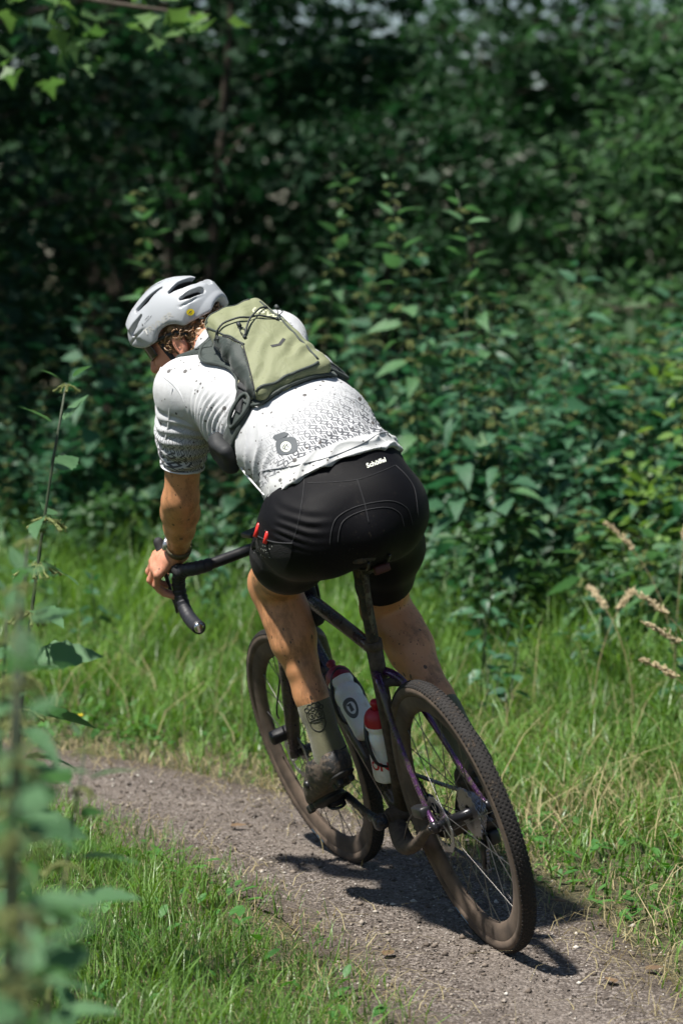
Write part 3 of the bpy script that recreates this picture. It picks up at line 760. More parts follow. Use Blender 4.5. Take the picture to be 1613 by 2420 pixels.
M_hair = Mat("brown_hair", .42, Specular_IOR_Level=.6); M_hair.col(M_hair.mix(M_hair.noise(60, 3), (.085, .042, .018), (.34, .20, .10))); M_hair = M_hair.m
M_helmet = Mat("helmet_white_shell", .36); _c = M_helmet.mix(M_helmet.noise(12, 3), (.33, .35, .375), (.41, .43, .455)); M_helmet.col(M_helmet.mix(M_helmet.attr('inner'), splatter(M_helmet, _c, (95, 44), (.085, .060)), (.010, .011, .013))); M_helmet = M_helmet.m
M_foam = plain("helmet_dark_liner", (.016, .017, .020), .8)
M_yellow = plain("yellow_badge", (.80, .62, .02), .4, var=.05)
M_hprint = plain("pale_grey_print", (.42, .42, .40), .5, var=.05)
M_dprint = plain("dark_grey_print", (.06, .065, .07), .5, var=.05)
M_strap = plain("navy_strap", (.010, .012, .020), .75, bump=.0006, sc=300)
M_lens = Mat("dark_lens", .08, 0., .8); M_lens.col((.012, .010, .012)); M_lens = M_lens.m
def pack_mat(name, c1, c2, dirt=.5):
    m = Mat(name, .66, Sheen_Weight=.1); n = m.noise(9, 4); c = m.mix(n, c1, c2)
    c = m.mix(m.noise(40, 5, .75).step(.55, .85) * dirt, c, tuple(x * .45 for x in c1)); m.col(splatter(m, c, (85, 36), (.075, .035)))
    m.bump(m.noise(14, 3, dist=1.2) * 1.0 + m.noise(700, 1) * .08, .006); return m.m
M_olive = pack_mat("pack_olive_nylon", (.165, .182, .092), (.21, .226, .125))
M_pdark = pack_mat("pack_dark_green", (.020, .030, .027), (.032, .045, .040), .25)
M_pblk = plain("black_webbing", (.016, .018, .020), .7, sc=200, bump=.0006)
M_mesh = pack_mat("pack_pale_mesh", (.34, .33, .20), (.42, .40, .26))
M_cord = plain("dark_cord", (.020, .026, .026), .6, sc=300, bump=.0006)
M_white_print = plain("white_print", (.66, .68, .60), .6, var=.08)
M_red = plain("red_gel_sachet", (.70, .035, .030), .38, var=.1)
M_watch = plain("watch_case", (.42, .44, .46), .25, .8, var=.1)
M_wband = plain("woven_watch_band", (.10, .085, .05), .8, sc=300, bump=.001)

# ------------------------------------------------------------------ the rider, in the bicycle's frame
person = empty("person"); person.matrix_world = BIKE
tag(person, "person in white patterned jersey and black shorts riding the bicycle, seen from behind", "person")
J = dict(hipL=A(.17, .102, 1.085), hipR=A(.17, -.082, 1.08), kneeL=A(.605, .100, .905), kneeR=A(.505, -.132, .768),
         ankL=A(.492, .120, .470), ankR=A(.185, -.128, .425),
         shL=A(.645, .158, 1.432), shR=A(.700, -.122, 1.468), elL=A(.735, .228, 1.165), elR=A(.83, -.205, 1.20), wrL=A(.948, .224, .992), wrR=A(.945, -.222, 1.000))
LS = nrm(J['shL'] - J['shR'])
TORSO = [(A(.150, -.010, 1.105), (0, 1, 0), .158, .118), (A(.205, -.014, 1.165), (0, 1, 0), .143, .102), (A(.340, -.008, 1.276), nrm(A(0, 1, -.08)), .143, .110), (A(.485, .006, 1.362), LS, .154, .118), (A(.600, .008, 1.435), LS, .150, .092)]
HF = nrm(A(.632, .733, -.25)); HU = A(.09, .0, .93); HU = nrm(HU - HF * (HU @ HF)); HL = np.cross(HU, HF); HM = np.stack([HF, HL, HU], 1)
HC = A(.832, .074, 1.600)                        # helmet centre
SK = HC - HU * .054                              # skull centre
def hp(f, l, u): return SK + HF * f + HL * l + HU * u
def hh(f, l, u): return HC + HF * f + HL * l + HU * u

def limb_leg(g, s, inf=0.0):
    h, k, a = (J['hipL'], J['kneeL'], J['ankL']) if s > 0 else (J['hipR'], J['kneeR'], J['ankR'])
    g.chain([h, h * .6 + k * .4 + A(0, s * .012, 0), h * .15 + k * .85, k], [.094 + inf, .084 + inf, .062 + inf, .058 + inf], k=.03)
def shin(g, s):
    k, a = (J['kneeL'], J['ankL']) if s > 0 else (J['kneeR'], J['ankR'])
    d = nrm(a - k); bk = nrm(A(-1, 0, 0) - d * (A(-1, 0, 0) @ d))
    g.cap(k, k + d * .06, .056, .052, k=.03)
    g.chain([k + d * .03, k + d * .16, k + d * .30, a], [.051, .046, .037, .032], k=.03)
    for sd, up, r_ in ((.017, .125, .038), (-.016, .11, .040)):                     # two heads of the calf
        p = k + d * up + bk * .022 + A(0, sd, 0); g.cap(p - d * .055, p + d * .10, r_ * .86, r_ * .52, k=.03); g.cap(p - d * .02, p + d * .03, r_, r_, k=.03)
    g.chain([k + d * .24 + bk * .012, a + bk * .014], [.028, .016], k=.03)
    g.cap(k + nrm(k - a) * .0 + bk * -.012, k + d * .02 - bk * .012, .046, .042, k=.03)

def arm(g, s, inf=0.0, upper=True, lower=True):
    sh, el, wr = (J['shL'], J['elL'], J['wrL']) if s > 0 else (J['shR'], J['elR'], J['wrR'])
    d = nrm(el - sh); e = nrm(wr - el)
    if upper: g.chain([sh, sh * .55 + el * .45, el], [.060 + inf, .051 + inf, .041 + inf], k=.03)
    if lower:
        g.chain([el, el + e * .07, el * .45 + wr * .55, wr], [.041, .0455, .036, .0265], k=.025)
        out = nrm(A(0, s, 0) - e * (A(0, s, 0) @ e)); g.cap(el + e * .02 + out * .012, el + e * .13 + out * .006, .034, .026, k=.025)
        bk = nrm(d - e); g.cap(el + bk * .012, el + bk * .012 + e * .02, .027, .024, k=.02)

# hands: palm, four fingers and a thumb closed round the hoods
def hand(g, s):
    m = lambda x, y, z: A(x, s * y, z)
    w = J['wrL'] if s > 0 else J['wrR']; dz = 0 if s > 0 else .008
    q = lambda x, y, z: m(x - .020, y + .004 - .45 * max(.93 - z, 0), z + dz + .004)
    kn = [q(1.028, .262, .990), q(1.014, .276, .979), q(.996, .285, .965), q(.976, .288, .950)]     # knuckles index..little
    for p, r_ in zip(kn, (.015, .0155, .015, .0135)): g.cap(w + (p - w) * .18, p, .018, r_, k=.014)
    g.cap(w, w * .55 + (kn[1] + kn[2]) * .225, .024, .022, k=.02, fa=(0, 0, 1), ff=.9)
    fing = [[q(1.056, .272, .972), q(1.062, .262, .943), q(1.056, .248, .926)],
            [q(1.040, .292, .953), q(1.044, .286, .918), q(1.036, .268, .900)],
            [q(1.016, .302, .935), q(1.018, .298, .900), q(1.012, .280, .880)],
            [q(.992, .302, .922), q(.994, .300, .894), q(.990, .286, .876)]]
    for p, f, r_ in zip(kn, fing, (.0100, .0103, .0100, .0088)):
        g.chain([p, *f], [r_ * 1.18, r_ * 1.06, r_, r_ * .86], k=.004)
    g.chain([w + (kn[0] - w) * .25 + m(.004, -.016, 0), q(.985, .212, .985), q(1.012, .205, .968), q(1.034, .208, .950)], [.017, .0135, .0115, .0095], k=.010)

G = SDF((.55, -.36, .82), (1.10, .36, 1.55), .0038)
for s in (1, -1): arm(G, s); hand(G, s)
Va, Qa = G.mesh(1)
G = SDF((.05, -.24, .36), (.72, .24, 1.18), .005)
for s in (1, -1): limb_leg(G, s, -.004); shin(G, s)
Vl, Ql = G.mesh(2)
G = SDF((.02, -.25, .95), (.80, .26, 1.58), .007)
G.loft(TORSO, k=.04)
for s, n in ((1, 'L'), (-1, 'R')): G.cap(J['sh' + n], J['sh' + n] * .6 + A(.52, 0, 1.38) * .4, .056, .06, k=.04)
Vt, Qt = G.mesh(2)
# head and neck
G = SDF((.60, -.10, 1.38), (1.00, .24, 1.74), .0026)
G.chain([A(.63, .012, 1.455), A(.70, .030, 1.505), hp(-.035, 0, -.045)], [.058, .051, .056], k=.03)
G.ell(hp(0, 0, .01), (.098, .076, .092), HM, k=.02); G.ell(hp(.035, 0, -.045), (.062, .062, .075), HM, k=.03)
G.cap(hp(.07, 0, -.105), hp(.082, 0, -.112), .026, .022, k=.03)                                  # chin
for s in (1, -1):
    G.cap(hp(.01, s * .052, -.075), hp(.068, s * .022, -.108), .022, .020, k=.03)                  # jaw
    G.ell(hp(.070, s * .036, -.040), (.026, .024, .024), HM, k=.02)                                # cheek
    G.ell(hp(.090, s * .033, -.002), (.014, .018, .012), HM, k=.008, op='-')                       # eye socket
    G.ell(hp(.082, s * .033, -.002), (.011, .011, .011), HM, k=.004)
    G.cap(hp(.092, s * .014, .018), hp(.082, s * .048, .016), .0085, .007, k=.012)                 # brow
    # ear: rim, lobe, bowl
    G.ell(hp(-.012, s * .080, -.022), (.019, .010, .031), HM, k=.006)
    G.ell(hp(-.008, s * .090, -.020), (.011, .006, .019), HM, k=.004, op='-'); G.cap(hp(-.006, s * .080, -.048), hp(.0, s * .078, -.052), .008, .007, k=.006)
G.chain([hp(.098, 0, .004), hp(.112, 0, -.026), hp(.122, 0, -.040)], [.009, .011, .0135], k=.010)    # nose
for s in (1, -1): G.cap(hp(.106, s * .010, -.046), hp(.110, s * .009, -.045), .0085, .008, k=.006)
G.cap(hp(.098, -.018, -.074), hp(.098, .018, -.074), .0075, .0075, k=.006); G.cap(hp(.095, -.016, -.084), hp(.095, .016, -.084), .0085, .0085, k=.006)
G.cap(hp(.108, -.022, -.079), hp(.108, .022, -.079), .0022, .0022, k=.003, op='-')
Vh, Qh = G.mesh(1); QHB = Qh.copy()
n1, n2, n3 = len(Va), len(Va) + len(Vl), len(Va) + len(Vl) + len(Vt)
Vb = np.concatenate([Va, Vl, Vt, Vh]); Qb = np.concatenate([Qa, Ql + n1, Qt + n2, Qh + n3])
body = obj("body", (Vb, Qb), M_skin, person)
red = np.zeros(len(Vb)); red[n3:] = .8; hd = np.min([np.linalg.norm(Va - A(1.0, s * .27, .95), axis=1) for s in (1, -1)], 0); red[:n1] = np.clip((.11 - hd) / .05, 0, .7)
dust = np.zeros(len(Vb)); dust[:n1] = .85; dust[n1:n2] = 1.0; dust[n3:] = .12
fattr(body.data, "reddish", red); fattr(body.data, "dusty", dust)

# ------------------------------------------------------------------ jersey
G = SDF((.02, -.30, 1.02), (.86, .32, 1.60), .0036)
JT = [(c, l, a + .014 + (.006 if i < 2 else 0), b + .013) for i, (c, l, a, b) in enumerate(TORSO)]
JT[0] = (A(.128, -.010, 1.095), (0, 1, 0), .172, .128)
G.loft(JT, k=.05)
for s, n in ((1, 'L'), (-1, 'R')):
    sh, el = J['sh' + n], J['el' + n]; G.cap(sh, sh * .55 + A(.50, 0, 1.38) * .45, .070, .085, k=.05)
    G.chain([sh, sh * .62 + el * .38, sh * .28 + el * .72], [.074, .064, .054], k=.04)
G.cap((.63, .012, 1.462), (.715, .034, 1.518), .066, .060, k=.03)
for s, n in ((1, 'L'), (-1, 'R')):
    sh, el = J['sh' + n], J['el' + n]; d = nrm(el - sh); p = sh + (el - sh) * .70; G.cut(p, d, lo=p - .09, hi=p + .09)
HEMN = nrm(A(-.62, .0, -.50)); HEMP = A(.135, -.02, 1.185)
G.cut(A(.122, -.02, 1.222), nrm(A(-.50, 0, -.86)), k=.006)
G.cut(A(.712, .033, 1.516), nrm(A(.7, .15, .5)), k=.004, lo=A(.64, -.05, 1.42), hi=A(.82, .12, 1.62))
Vj, Qj = G.mesh(2)
N = vnormals(Vj, Qj)
ax = nrm(J['shL'] * .5 + J['shR'] * .5 - A(.15, -.01, 1.10)); rel = Vj - A(.15, -.01, 1.10); vv = rel @ ax; uu = Vj[:, 1] + .02
dep = rel - vv[:, None] * ax; ang = np.arctan2(uu, dep @ nrm(A(-.64, 0, .77)))
dl = np.array([np.clip(((Vj - J['sh' + n]) @ (J['el' + n] - J['sh' + n])) / np.sum((J['el' + n] - J['sh' + n]) ** 2), -1, 1) for n in 'LR'])
dist = np.array([np.linalg.norm(Vj - (J['sh' + n] + np.clip(t, 0, 1)[:, None] * (J['el' + n] - J['sh' + n])), axis=1) for n, t in zip('LR', dl)])
k_ = dist.argmin(0); tt = dl[k_, np.arange(len(Vj))]; sleeve = (dist.min(0) < .085) & (tt > .12) & (np.abs(Vj[:, 1]) > .12)
CR_, CU_ = A(-.343, -.896, -.283), A(.087, -.330, .940)
# folds: diagonal creases over the flank, fine gathers at the armpit and above the hem
n0 = nz(Vj, 9); n1_ = nz(Vj, 22, 3.1)
flank = np.clip((np.abs(ang) - .25) / .8, 0, 1) * np.clip((.42 - vv) / .2, 0, 1) * np.clip((vv - .03) / .06, 0, 1)
rdg = lambda x: 1 - 2 * np.abs(np.sin(x * .5)) ** .7
fold = rdg((vv * 1.0 + np.abs(uu) * .85 + .05 * n0) * 2 * np.pi / .042) * flank * .0062
gath = np.sin((vv + .03 * n0) * 2 * np.pi / .019 + 2 * n1_) * np.clip(1 - np.abs(vv - .43) / .10, 0, 1) * np.clip((np.abs(ang) - .8) / .3, 0, 1) * .0045
loose = rdg((vv * .9 + uu * .30 + .07 * n0) * 2 * np.pi / .055) * np.clip((.20 - vv) / .12, 0, 1) * .0048
slf = np.where(sleeve, np.sin((tt * .30 + .03 * n0 + Vj[:, 0] * .4) * 2 * np.pi / .034) * .0032, 0)
soft = n0 * .0035 + n1_ * .0012
_bd = A(.25, .05, 1.28) + CR_ * -.018 + CU_ * .004; _rel = Vj - _bd; _q = np.hypot(_rel @ CR_, _rel @ CU_); calm = np.clip((_q - .035) / .03, 0, 1)
Vj = Vj + N * (np.where(sleeve, slf, (fold + gath + loose) * calm) + soft)[:, None]
jersey = obj("jersey", (Vj, Qj), M_jersey, person)
hemd = (Vj - A(.122, -.02, 1.222)) @ -nrm(A(-.50, 0, -.86))
fade = np.clip((.255 - vv - .10 * np.clip(-uu / .15, -1, 1) * -.3) / .15, 0, 1) * (hemd > .050)
fade = np.where(sleeve, np.clip((tt - .22) / .35, 0, 1) * (tt < .685), fade); fade = np.where(~sleeve & (np.abs(ang) > 1.75), fade * .4, fade)
arcu = np.where(sleeve, np.arctan2(Vj[:, 0] - J['shL'][0], np.abs(Vj[:, 1]) - .19) * .066, ang * .165)
fattr(jersey.data, "puv", np.stack([arcu, np.where(sleeve, tt * .30, vv), 0 * vv], 1), 'FLOAT_VECTOR'); fattr(jersey.data, "fade", fade)
fattr(jersey.data, "hem", ((hemd < .050) & ~sleeve).astype(float)); fattr(jersey.data, "grime", np.clip(.35 + flank * .6, 0, 1) * .6)
SJ_ = Surf(Vj, Qj)

# ------------------------------------------------------------------ shorts
G = SDF((-.06, -.28, .76), (.62, .29, 1.32), .0042)
G.loft([(A(.145, -.012, 1.098), (0, 1, 0), .168, .126), (A(.215, -.020, 1.175), (0, 1, 0), .154, .108), (A(.29, -.022, 1.235), (0, 1, 0), .150, .104)], k=.03)
for s, n in ((1, 'L'), (-1, 'R')):
    h = J['hip' + n]; G.ell(h + A(-.050, s * -.010, -.005), (.100, .096, .108), k=.05); G.ell(h + A(.02 if s > 0 else 0, .040 if s > 0 else -.004, .0), (.095, .080 if s > 0 else .074, .100), k=.05); limb_leg(G, s, .006)
G.cap((.06, 0, 1.055), (.20, 0, 1.04), .055, .05, k=.05)
for s, n, t in ((1, 'L', .66), (-1, 'R', .74)):
    h, k = J['hip' + n], J['knee' + n]; p = h + (k - h) * t; G.cut(p, nrm(k - h) + A(0, s * (.62 if s > 0 else .2), -.12), lo=p - .16, hi=A(.70, max(s * .30, 0), p[2] + .16) if s > 0 else A(.70, 0, p[2] + .16))
G.cut(A(.27, -.02, 1.275), nrm(ax), lo=A(-.1, -.3, 1.1), hi=A(.7, .3, 1.4))
Vs, Qs = G.mesh(3); N = vnormals(Vs, Qs); n0 = nz(Vs, 8); dtop = np.clip(1 - np.abs(Vs[:, 2] - 1.13) / .085, 0, 1) * np.clip((Vs[:, 1] - .07) / .06, 0, 1)
Vs = Vs + N * (n0 * .002 + np.sin((Vs[:, 2] * 1 - Vs[:, 0] * .5 + .02 * n0) * 2 * np.pi / .018) * dtop * (.0024 * np.clip(nz(Vs, 16, 4.) * 1.6 + .6, 0, 1.3)))[:, None]
shorts = obj("shorts", (Vs, Qs), M_shorts, person)
fattr(shorts.data, "dusty", np.clip(1.15 - np.linalg.norm((Vs - A(.0, -.01, 1.06)) * A(1, .9, 1.2), axis=1) / .12, .04, 1))
SS = Surf(Vs, Qs)

# ------------------------------------------------------------------ socks and shoes
def foot(s):
    n = 'L' if s > 0 else 'R'; k, a = J['knee' + n], J['ank' + n]; P = PL if s > 0 else PR; d = nrm(a - k); bk = nrm(A(-1, 0, 0) - d * (A(-1, 0, 0) @ d))
    ball = P + A(.0, s * .045, .030); ball[1] = s * .132
    heel = a + A(-.045, 0, -.055) if s > 0 else a + A(-.050, 0, -.045); f = nrm(ball - heel); f[1] += s * .06; f = nrm(f)
    toe = ball + f * .075 + A(0, 0, .012); up = nrm(A(0, 0, 1) - f * f[2]); lt = np.cross(up, f)
    g = SDF(np.minimum(heel, toe) - .12, np.maximum(a, toe) + .16, .003)
    g.chain([k + d * .262, k + d * .34, a - d * .01, a + d * .03], [.0385, .0375, .037, .040], k=.02); g.chain([k + d * .262 + bk * .008, a + bk * .012], [.030, .024], k=.03)
    g.cap(a + d * .02, heel + f * .05 + up * .035, .036, .034, k=.02)
    p = k + d * .262; g.cut(p, -d, k=.004, lo=p - .08, hi=p + .08)
    V, Q = g.mesh(2); sock = obj("sock", (V, Q), M_sock, person); so = Surf(V, Q)
    g = SDF(np.minimum(heel, toe) - .10, np.maximum(a, toe) + .12, .003)
    g.chain([heel + up * .022, heel + f * .06 + up * .020, heel + f * .13 + up * .016, ball + up * .008, toe], [.034, .035, .037, .043, .030], k=.03, fa=up, ff=.9)
    g.cap(heel + up * .045 + f * .004, heel + up * .052 + f * .07, .035, .040, k=.03); g.cap(heel + f * .08 + up * .05, ball + up * .02, .036, .034, k=.04)
    g.cut(heel + up * .072, up + f * -.05, k=.012, lo=heel - .08, hi=heel + f * .05 + .09)
    g.cap(a - d * .06, a + d * .012, .039, .036, k=.006, op='-')
    g.cut(heel - up * .012, -up, k=.01)
    V, Q = g.mesh(2); V = V + vnormals(V, Q) * (nz(V, 30)[:, None] * .0018); shoe = obj("shoe", (V, Q), M_shoe, person); sf = Surf(V, Q)
    g = SDF(np.minimum(heel, toe) - .09, np.maximum(heel, toe) + .09, .003)
    g.chain([heel, heel + f * .07, heel + f * .12, ball - up * .022, toe - up * .01], [.034, .031, .030, .041, .028], k=.02, fa=up, ff=.28)
    for fo, w in ((.0, .026), (.03, .024), (.17, .034), (.20, .034), (.235, .028)):
        for q in (1, -1): g.rbox(heel + f * fo + lt * q * w * .62 - up * .014, A(.010, w * .34, .011), np.stack([f, lt, up], 1), r=.003, k=.004)
    V, Q = g.mesh(1); obj("sole", (V, Q), M_sole, shoe)
    c = heel + f * .015 + up * .05
    obj("collar_trim", tube(cr([a + d * -.005 + (math.cos(t) * f + math.sin(t) * lt) * .041 + up * (-.006 + .012 * math.cos(t)) for t in np.linspace(0, 2 * np.pi, 18, endpoint=False)], 3, True), .0035, 8, closed=True), M_strap, shoe)
    fr = (heel + f * .12, f, up, s * lt)
    obj("closure_dial", lathe([(.001, .006), (.009, .006), (.011, .003), (.011, -.006)], sf.drop(heel + f * .12 + up * .03, s * lt)[0], s * lt, 18), M_black, shoe)
    return sock, so, f, lt, up, a, d, bk, k
sockL, SL, fL, ltL, upL, aL, dL, bkL, kL = foot(1); sockR = foot(-1)
# ------------------------------------------------------------------ trims on the clothing
CR, CU, CF = A(-.343, -.896, -.283), A(.087, -.330, .940), A(.935, -.298, -.192)     # axes of the rear view onto the rider
RV = lambda O: (np.asarray(O, float), CR, CU, -CF)
fs = RV((.05, 0, 1.1))
for pth in ([(-.133, .078), (-.079, .079), (-.015, .085), (.035, .102), (.076, .12)], [(-.138, .10), (-.142, .048), (-.149, .002), (-.158, -.039), (-.168, -.064)],
            [(-.015, .085), (.001, .034), (.012, -.016)], [(.076, .12), (.103, .093), (.121, .06), (.128, .0)]):
    obj("seam", SS.cord(pth, fs, .0011, .0006, 8, 6), M_seam, shorts)
for k in (1.0, .80):
    P = [(-.079, -.066), (-.074, -.030), (-.061, -.003), (-.024, .019), (.026, .032), (.071, .034), (.103, .016), (.115, -.02)]
    obj("pad_stitching", SS.cord([((x - .015) * k + .015, (y + .04) * k - .04) for x, y in P], fs, .0012, .0006, 8, 6), M_seam, shorts)
obj("thigh_pocket", SS.patch([(-.270, -.033), (-.252, -.046), (-.235, -.054), (-.206, -.062), (-.165, -.064), (-.172, -.10), (-.19, -.14), (-.245, -.13), (-.275, -.09)], fs, .0018, .01), plain("pocket_mesh", (.003, .003, .004), .8, bump=.002, sc=250), shorts)
obj("pocket_hem", SS.cord([(-.270, -.033), (-.252, -.046), (-.235, -.054), (-.206, -.062), (-.165, -.064)], fs, .002, .0015, 8, 6), M_seam, shorts)
V, F, n = [], [], 0
for i in range(34):                                          # light dots woven into the pocket mesh
    x, y = -.262 + .05 * random.random(), -.068 - .03 * random.random(); p, nn = SS.drop(fs[0] + CR * x + CU * y, -CF); v, f = lathe([(.0011, 0), (.0001, .0003)], p + nn * .0022, nn, 6)
    V.append(v); F += [tuple(k + n for k in q) for q in f]; n += len(v)
o = obj("mesh_dots", (np.concatenate(V), F), M_white_print, shorts); o['kind'] = 'stuff'
q, F = text2d("Schöffel", .0155, .0004)
a_ = math.atan2(.016, .045) ; q = q @ np.array([[math.cos(a_), math.sin(a_)], [-math.sin(a_), math.cos(a_)]]) + A(.030, .1255)
obj("printed_name", SS.flat(q, F, fs, .0012), M_white_print, shorts)
for i, (x, y, a) in enumerate(((-.2495, -.031, .35), (-.2265, -.046, .30))):
    p, nn = SS.drop(fs[0] + CR * x + CU * y, -CF); up = nrm(CU + CR * a); g = empty("gel_sachet"); g.matrix_world = BIKE
    L = .030 if i == 0 else .020
    obj("sachet_body", tube([p - up * .02, p + up * L * .2, p + up * L * .45, p + up * L * .5], [.0052, .0060, .0055, .003], 10), M_red, g)
    tag(g, ["taller red gel sachet sticking out of the shorts pocket, nearer the handlebar", "shorter red gel sachet in the shorts pocket, nearer the saddle"][i], "gel sachet", "red sachets in the thigh pocket")
# jersey: grey pocket badge, seams, zip-like hem
fj = RV((.25, .05, 1.28))
a = np.linspace(0, 2 * np.pi, 28, endpoint=False)
sq = np.stack([np.sign(np.cos(a)) * np.abs(np.cos(a)) ** .6 * .026, np.sign(np.sin(a)) * np.abs(np.sin(a)) ** .6 * .0205], 1)
rot = lambda P, t: np.asarray(P) @ np.array([[math.cos(t), math.sin(t)], [-math.sin(t), math.cos(t)]])
bq = rot(sq, .18) + A(-.017, -.004)
M_badge = plain("slate_badge", (.075, .085, .095), .7, sc=300, bump=.0006)
bd = obj("pocket_badge", SJ_.patch([tuple(p) for p in bq], fj, .0018, .008), M_badge, jersey)
obj("badge_disc", SJ_.patch([tuple(A(-.019, -.006) + .0125 * A(math.cos(t), math.sin(t))) for t in a], fj, .0026, .008), M_white_print, bd)
for x, y, t, l in ((-.024, -.004, 1.0, .010), (-.019, -.004, 1.0, .012), (-.014, -.006, -1.0, .008), (-.019, -.012, -.5, .009), (-.024, -.011, -.5, .006)):
    P = rot([(-l / 2, -.0011), (l / 2, -.0011), (l / 2, .0011), (-l / 2, .0011)], t) + A(x, y); obj("badge_mark", SJ_.patch([tuple(p) for p in P], fj, .0034, .01), M_badge, bd)
obj("pocket_tab", SJ_.patch([(-.051, .016), (-.047, .022), (-.023, .030), (-.013, .026), (-.017, .020), (-.041, .009)], fj, .0020, .008), M_badge, jersey)
obj("hem_seam", SJ_.cord([(-.085, -.075), (-.075, -.064), (.002, -.052), (.093, -.029), (.165, .002), (.204, .026), (.250, .034)], fj, .0014, .0008, 8, 6), M_badge, jersey)
M_jseam = plain("white_seam", (.62, .63, .65), .7)
d_ = J['elL'] - J['shL']
def ringpts(c, ax_, r0, r1, th0, th1, n, ref):
    ax_ = nrm(ax_); u = nrm(ref - ax_ * (ref @ ax_)); w = np.cross(ax_, u); return [c + r0 * math.cos(t) * u + r1 * math.sin(t) * w for t in np.linspace(th0, th1, n)]
obj("shoulder_seam", SJ_.ribbon([J['shL'] + p for p in (A(.03, .05, .10), A(-.02, .06, .07), A(-.055, .035, .03), A(-.075, .0, -.03), A(-.08, -.03, -.09), A(-.10, -.06, -.14))], .004, .0012), M_jseam, jersey)
obj("sleeve_seam", SJ_.ribbon([J['shL'] + p for p in (A(-.055, .04, .02), A(-.03, .07, -.05), A(.0, .085, -.10), A(.04, .08, -.13))], .0035, .0012), M_jseam, jersey)
obj("side_seam", SJ_.ribbon([A(.50, .16, 1.33), A(.42, .17, 1.28), A(.34, .17, 1.24), A(.25, .17, 1.19)], .0035, .0012), M_jseam, jersey)
obj("sleeve_hem", tube(cr(ringpts(J['shL'] + d_ * .695, d_, .0545, .0545, 0, 2 * math.pi * 23 / 24, 24, A(1, 0, 0)), 2, True), .0022, 6, closed=True), M_jseam, jersey)
# sock: ribbed cuff and the drawn face (curly hair, glasses, beard)
O_ = A(.585, .11, .60); fk = (O_, CR, CU, -CF)
cen = aL - dL * 0
for t in (.266, .274, .282):
    c = kL + dL * t; obj("cuff_rib", tube(cr([SL.t.find_nearest(Vector(p))[0] for p in ringpts(c, dL, .045, .045, 0, 2 * math.pi * 19 / 20, 20, A(1, 0, 0))], 2, True), .0012, 5, closed=True), M_sock, sockL)
M_ink = plain("sock_ink", (.02, .02, .014), .8)
ln = lambda P, r=.0011, closed=False: obj("drawn_line", SL.cord(P, fk, r, .0005, 5, 5, closed=closed), M_ink, sockL)
fx, fy, fa = .026, -.046, .28
T2 = lambda P: [tuple(rot([p], fa)[0] + A(fx, fy)) for p in P]
circ = lambda x, y, r, n=10: T2([(x + r * math.cos(t), y + r * math.sin(t)) for t in np.linspace(0, 2 * math.pi, n, endpoint=False)])
for x, y, r_ in ((-.018, .024, .0055), (-.009, .030, .006), (.002, .032, .006), (.012, .030, .006), (.019, .023, .005), (-.003, .024, .005), (.008, .024, .005)): ln(circ(x, y, r_), .0013, True)
for x in (-.010, .009):
    ln(circ(x, .008, .0078), .0010, True); ln(circ(x + .001, .008, .0022, 6), .0012, True)
ln(T2([(-.003, .009), (.001, .010)])); ln(T2([(-.019, .018), (-.022, .008), (-.021, -.006)])); ln(T2([(.019, .016), (.021, .006), (.020, -.006)]))
ln(T2([(-.020, -.008), (-.008, -.004), (.008, -.004), (.020, -.007)]), .0015); ln(T2([(-.020, -.011), (-.016, -.024), (-.004, -.034), (.008, -.033), (.018, -.022), (.020, -.009)]), .0013)
ln(T2([(-.012, -.009), (.0, -.011), (.012, -.009)]), .0012)

# ------------------------------------------------------------------ hair, helmet, glasses
G = SDF(SK - .19, SK + .16, .003)
G.ell(hp(-.018, 0, .0), (.094, .083, .085), HM, k=.01); G.cap(hp(-.072, .035, -.080), hp(-.072, -.035, -.080), .034, .034, k=.03)
G.cut(hp(.055, 0, 0), HF, k=.01); G.cap(hp(-.055, .050, -.040), A(.722, .046, 1.540), .032, .026, k=.02); G.cap(hp(-.06, .0, -.05), A(.725, .02, 1.545), .036, .030, k=.02)
for s in (1, -1): G.cap(hp(-.052, s * .058, -.050), hp(-.075, s * .035, -.088), .030, .030, k=.02)
G.cut(hp(0, 0, -.115), -HU, k=.01)
for s in (1, -1): G.cap(hp(.02, s * .085, -.045), hp(-.018, s * .09, -.028), .030, .026, k=.012, op='-'); G.cap(hp(.05, s * .06, -.07), hp(.01, s * .08, -.08), .03, .03, k=.01, op='-')
V, Q = G.mesh(2); V = V + vnormals(V, Q) * (np.abs(nz(V, 75)) * .008)[:, None]
hair = obj("hair", (V, Q), M_hair, person); sf = Surf(V, Q)
VV, FF, n = [], [], 0; r_ = random.Random(5)
while n < 520 * 54:
    th, ph = r_.uniform(1.1, 2 * math.pi - 1.1), r_.uniform(-1.1, .25)
    d = nrm(HF * math.cos(th) * math.cos(ph) + HL * math.sin(th) * math.cos(ph) + HU * math.sin(ph)); h = sf.t.ray_cast(Vector(SK + d * .2), Vector(-d), .3)
    if h[0] is None: continue
    p = np.array(h[0]); nn = np.array(h[1])
    if (p - hp(-.012, .08, -.025)) @ HL > -.02 and np.linalg.norm(p - hp(-.008, .082, -.025)) < .026: continue
    ax_ = nrm(-HU * 1.0 + A(r_.gauss(0, .5), r_.gauss(0, .5), r_.gauss(0, .4)) - HF * .3); u = nrm(np.cross(ax_, nn)); R0 = r_.uniform(.0035, .008); tw = r_.choice((1, -1)); L = r_.uniform(.012, .026)
    t = np.linspace(0, 1, 9); a = t * r_.uniform(4, 8) * tw + r_.uniform(0, 6)
    P = p + nn * .003 + ax_ * L * (t[:, None] - .3) + R0 * (np.cos(a)[:, None] * u + np.sin(a)[:, None] * nn)
    v, f = tube(P, [.0017, .0022, .0018, .0006], 6, caps=False); VV.append(v); FF += [tuple(k + n for k in q) for q in f]; n += len(v)
